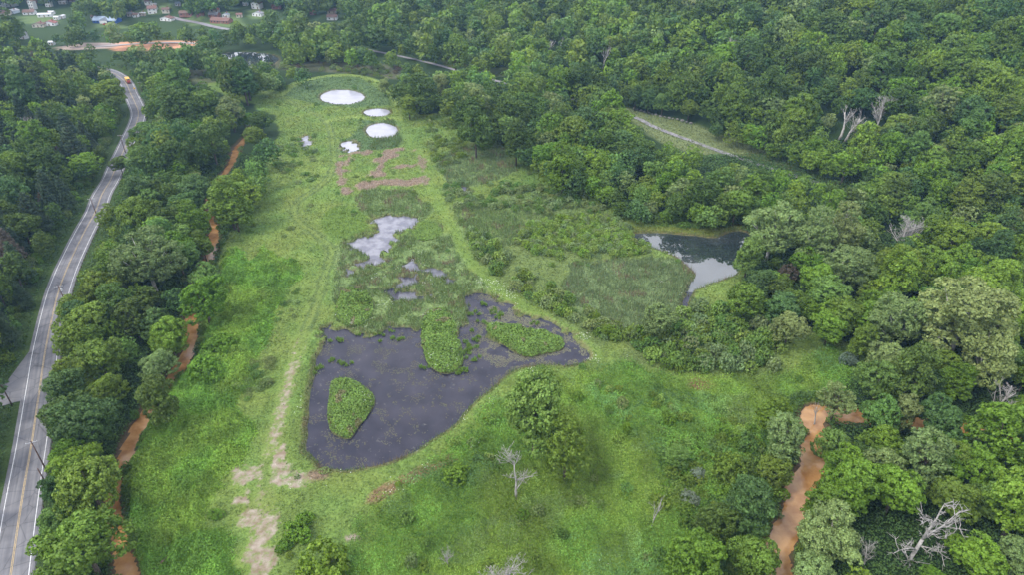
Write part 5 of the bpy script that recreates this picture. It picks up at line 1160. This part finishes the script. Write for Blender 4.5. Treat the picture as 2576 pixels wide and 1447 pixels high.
def car(px, py, col, label, rz):
    x, y, z = frame_at(px, py); e = empty('parked_car', (x, y, z + .05), rz); tag(e, label, 'car', 'cars parked at the village'); m = mat('car_paint', col, .3, .5)
    MB().box(0, 0, .65, 4.4, 1.8, .65).obj('body', m, e); V = [(-1.6, -.8, .975), (1.1, -.8, .975), (1.1, .8, .975), (-1.6, .8, .975), (-1.2, -.68, 1.5), (.5, -.68, 1.5), (.5, .68, 1.5), (-1.2, .68, 1.5)]
    MB().add(V, [(4, 5, 6, 7), (0, 1, 5, 4), (1, 2, 6, 5), (2, 3, 7, 6), (3, 0, 4, 7)]).obj('cabin', M_WIN, e)
    for wx in (-1.4, 1.4):
        for s in (-.8, .8): MB().tube([(wx, s - .1, .33), (wx, s + .1, .33)], [.33, .33], 10).obj('wheel', M_WIRE, e)
car(266, 61, (.6, .04, .03), 'red car parked before the blue building', .1); car(276, 61, (.75, .75, .76), 'white car beside the red car at the blue building', .05); car(286, 60.5, (.7, .71, .73), 'white car at the right end before the blue building', -.05)
# rocks beside the trail, the beam by the creek
rockm = mat('rock', rough=.9); noisy(rockm, (.10, .095, .09), (.24, .23, .22), 1.5)
def rock_mesh(seed):
    rng = random.Random(seed); bm = __import__('bmesh').new(); __import__('bmesh').ops.create_icosphere(bm, subdivisions=2, radius=1)
    for v in bm.verts: v.co *= rng.uniform(.78, 1.12); v.co.z *= .65
    me = bpy.data.meshes.new('boulder'); bm.to_mesh(me); bm.free(); me.materials.append(rockm); return me
RM = [rock_mesh(i) for i in range(4)]
rk = [(1595, 272), (1603, 276), (1612, 279), (1621, 281), (1632, 284), (1641, 287), (1650, 288), (1662, 292), (1672, 294), (1684, 296), (1693, 298), (1704, 300), (1716, 303), (1727, 307), (1738, 310)]
for i, (a, b) in enumerate(rk):
    x, y, z = frame_at(a, b); o = link('boulder', RM[i % 4]); o.location = (x, y, z + .1); s = .7 + .5 * ((i * 7) % 5) / 4; o.scale = (s, s, s); o.rotation_euler = (0, 0, i)
    tag(o, ORD[i] + ' grey boulder from the left in the row above the mown trail strip' if i < 15 else None, 'boulder', 'boulders above the trail')
x, y, z = frame_at(410, 1432); e = MB().box(0, 0, .3, .45, 4.2, .3, -.5).obj('wooden_beam', M_POLE); e.location = (x, y, z + 1.6); tag(e, 'dark wooden beam poking out of the knotweed at the bottom edge', 'beam')

# ------------------------------------------------------------------ air
def haze():
    mb = MB().box(0, 1400, 67, 7400, 4600, 145); m = bpy.data.materials.new('haze_air'); m.use_nodes = True; t = m.node_tree; t.nodes.remove(t.nodes['Principled BSDF'])
    v = t.nodes.new('ShaderNodeVolumePrincipled'); v.inputs['Color'].default_value = (.36, .62, 1, 1); v.inputs['Density'].default_value = .00012; v.inputs['Anisotropy'].default_value = .2
    t.links.new(v.outputs[0], t.nodes['Material Output'].inputs['Volume']); tag(mb.obj('haze', m), 'thin blue haze over the valley', 'haze', None, 'stuff')
HAZE = True
if HAZE: haze()
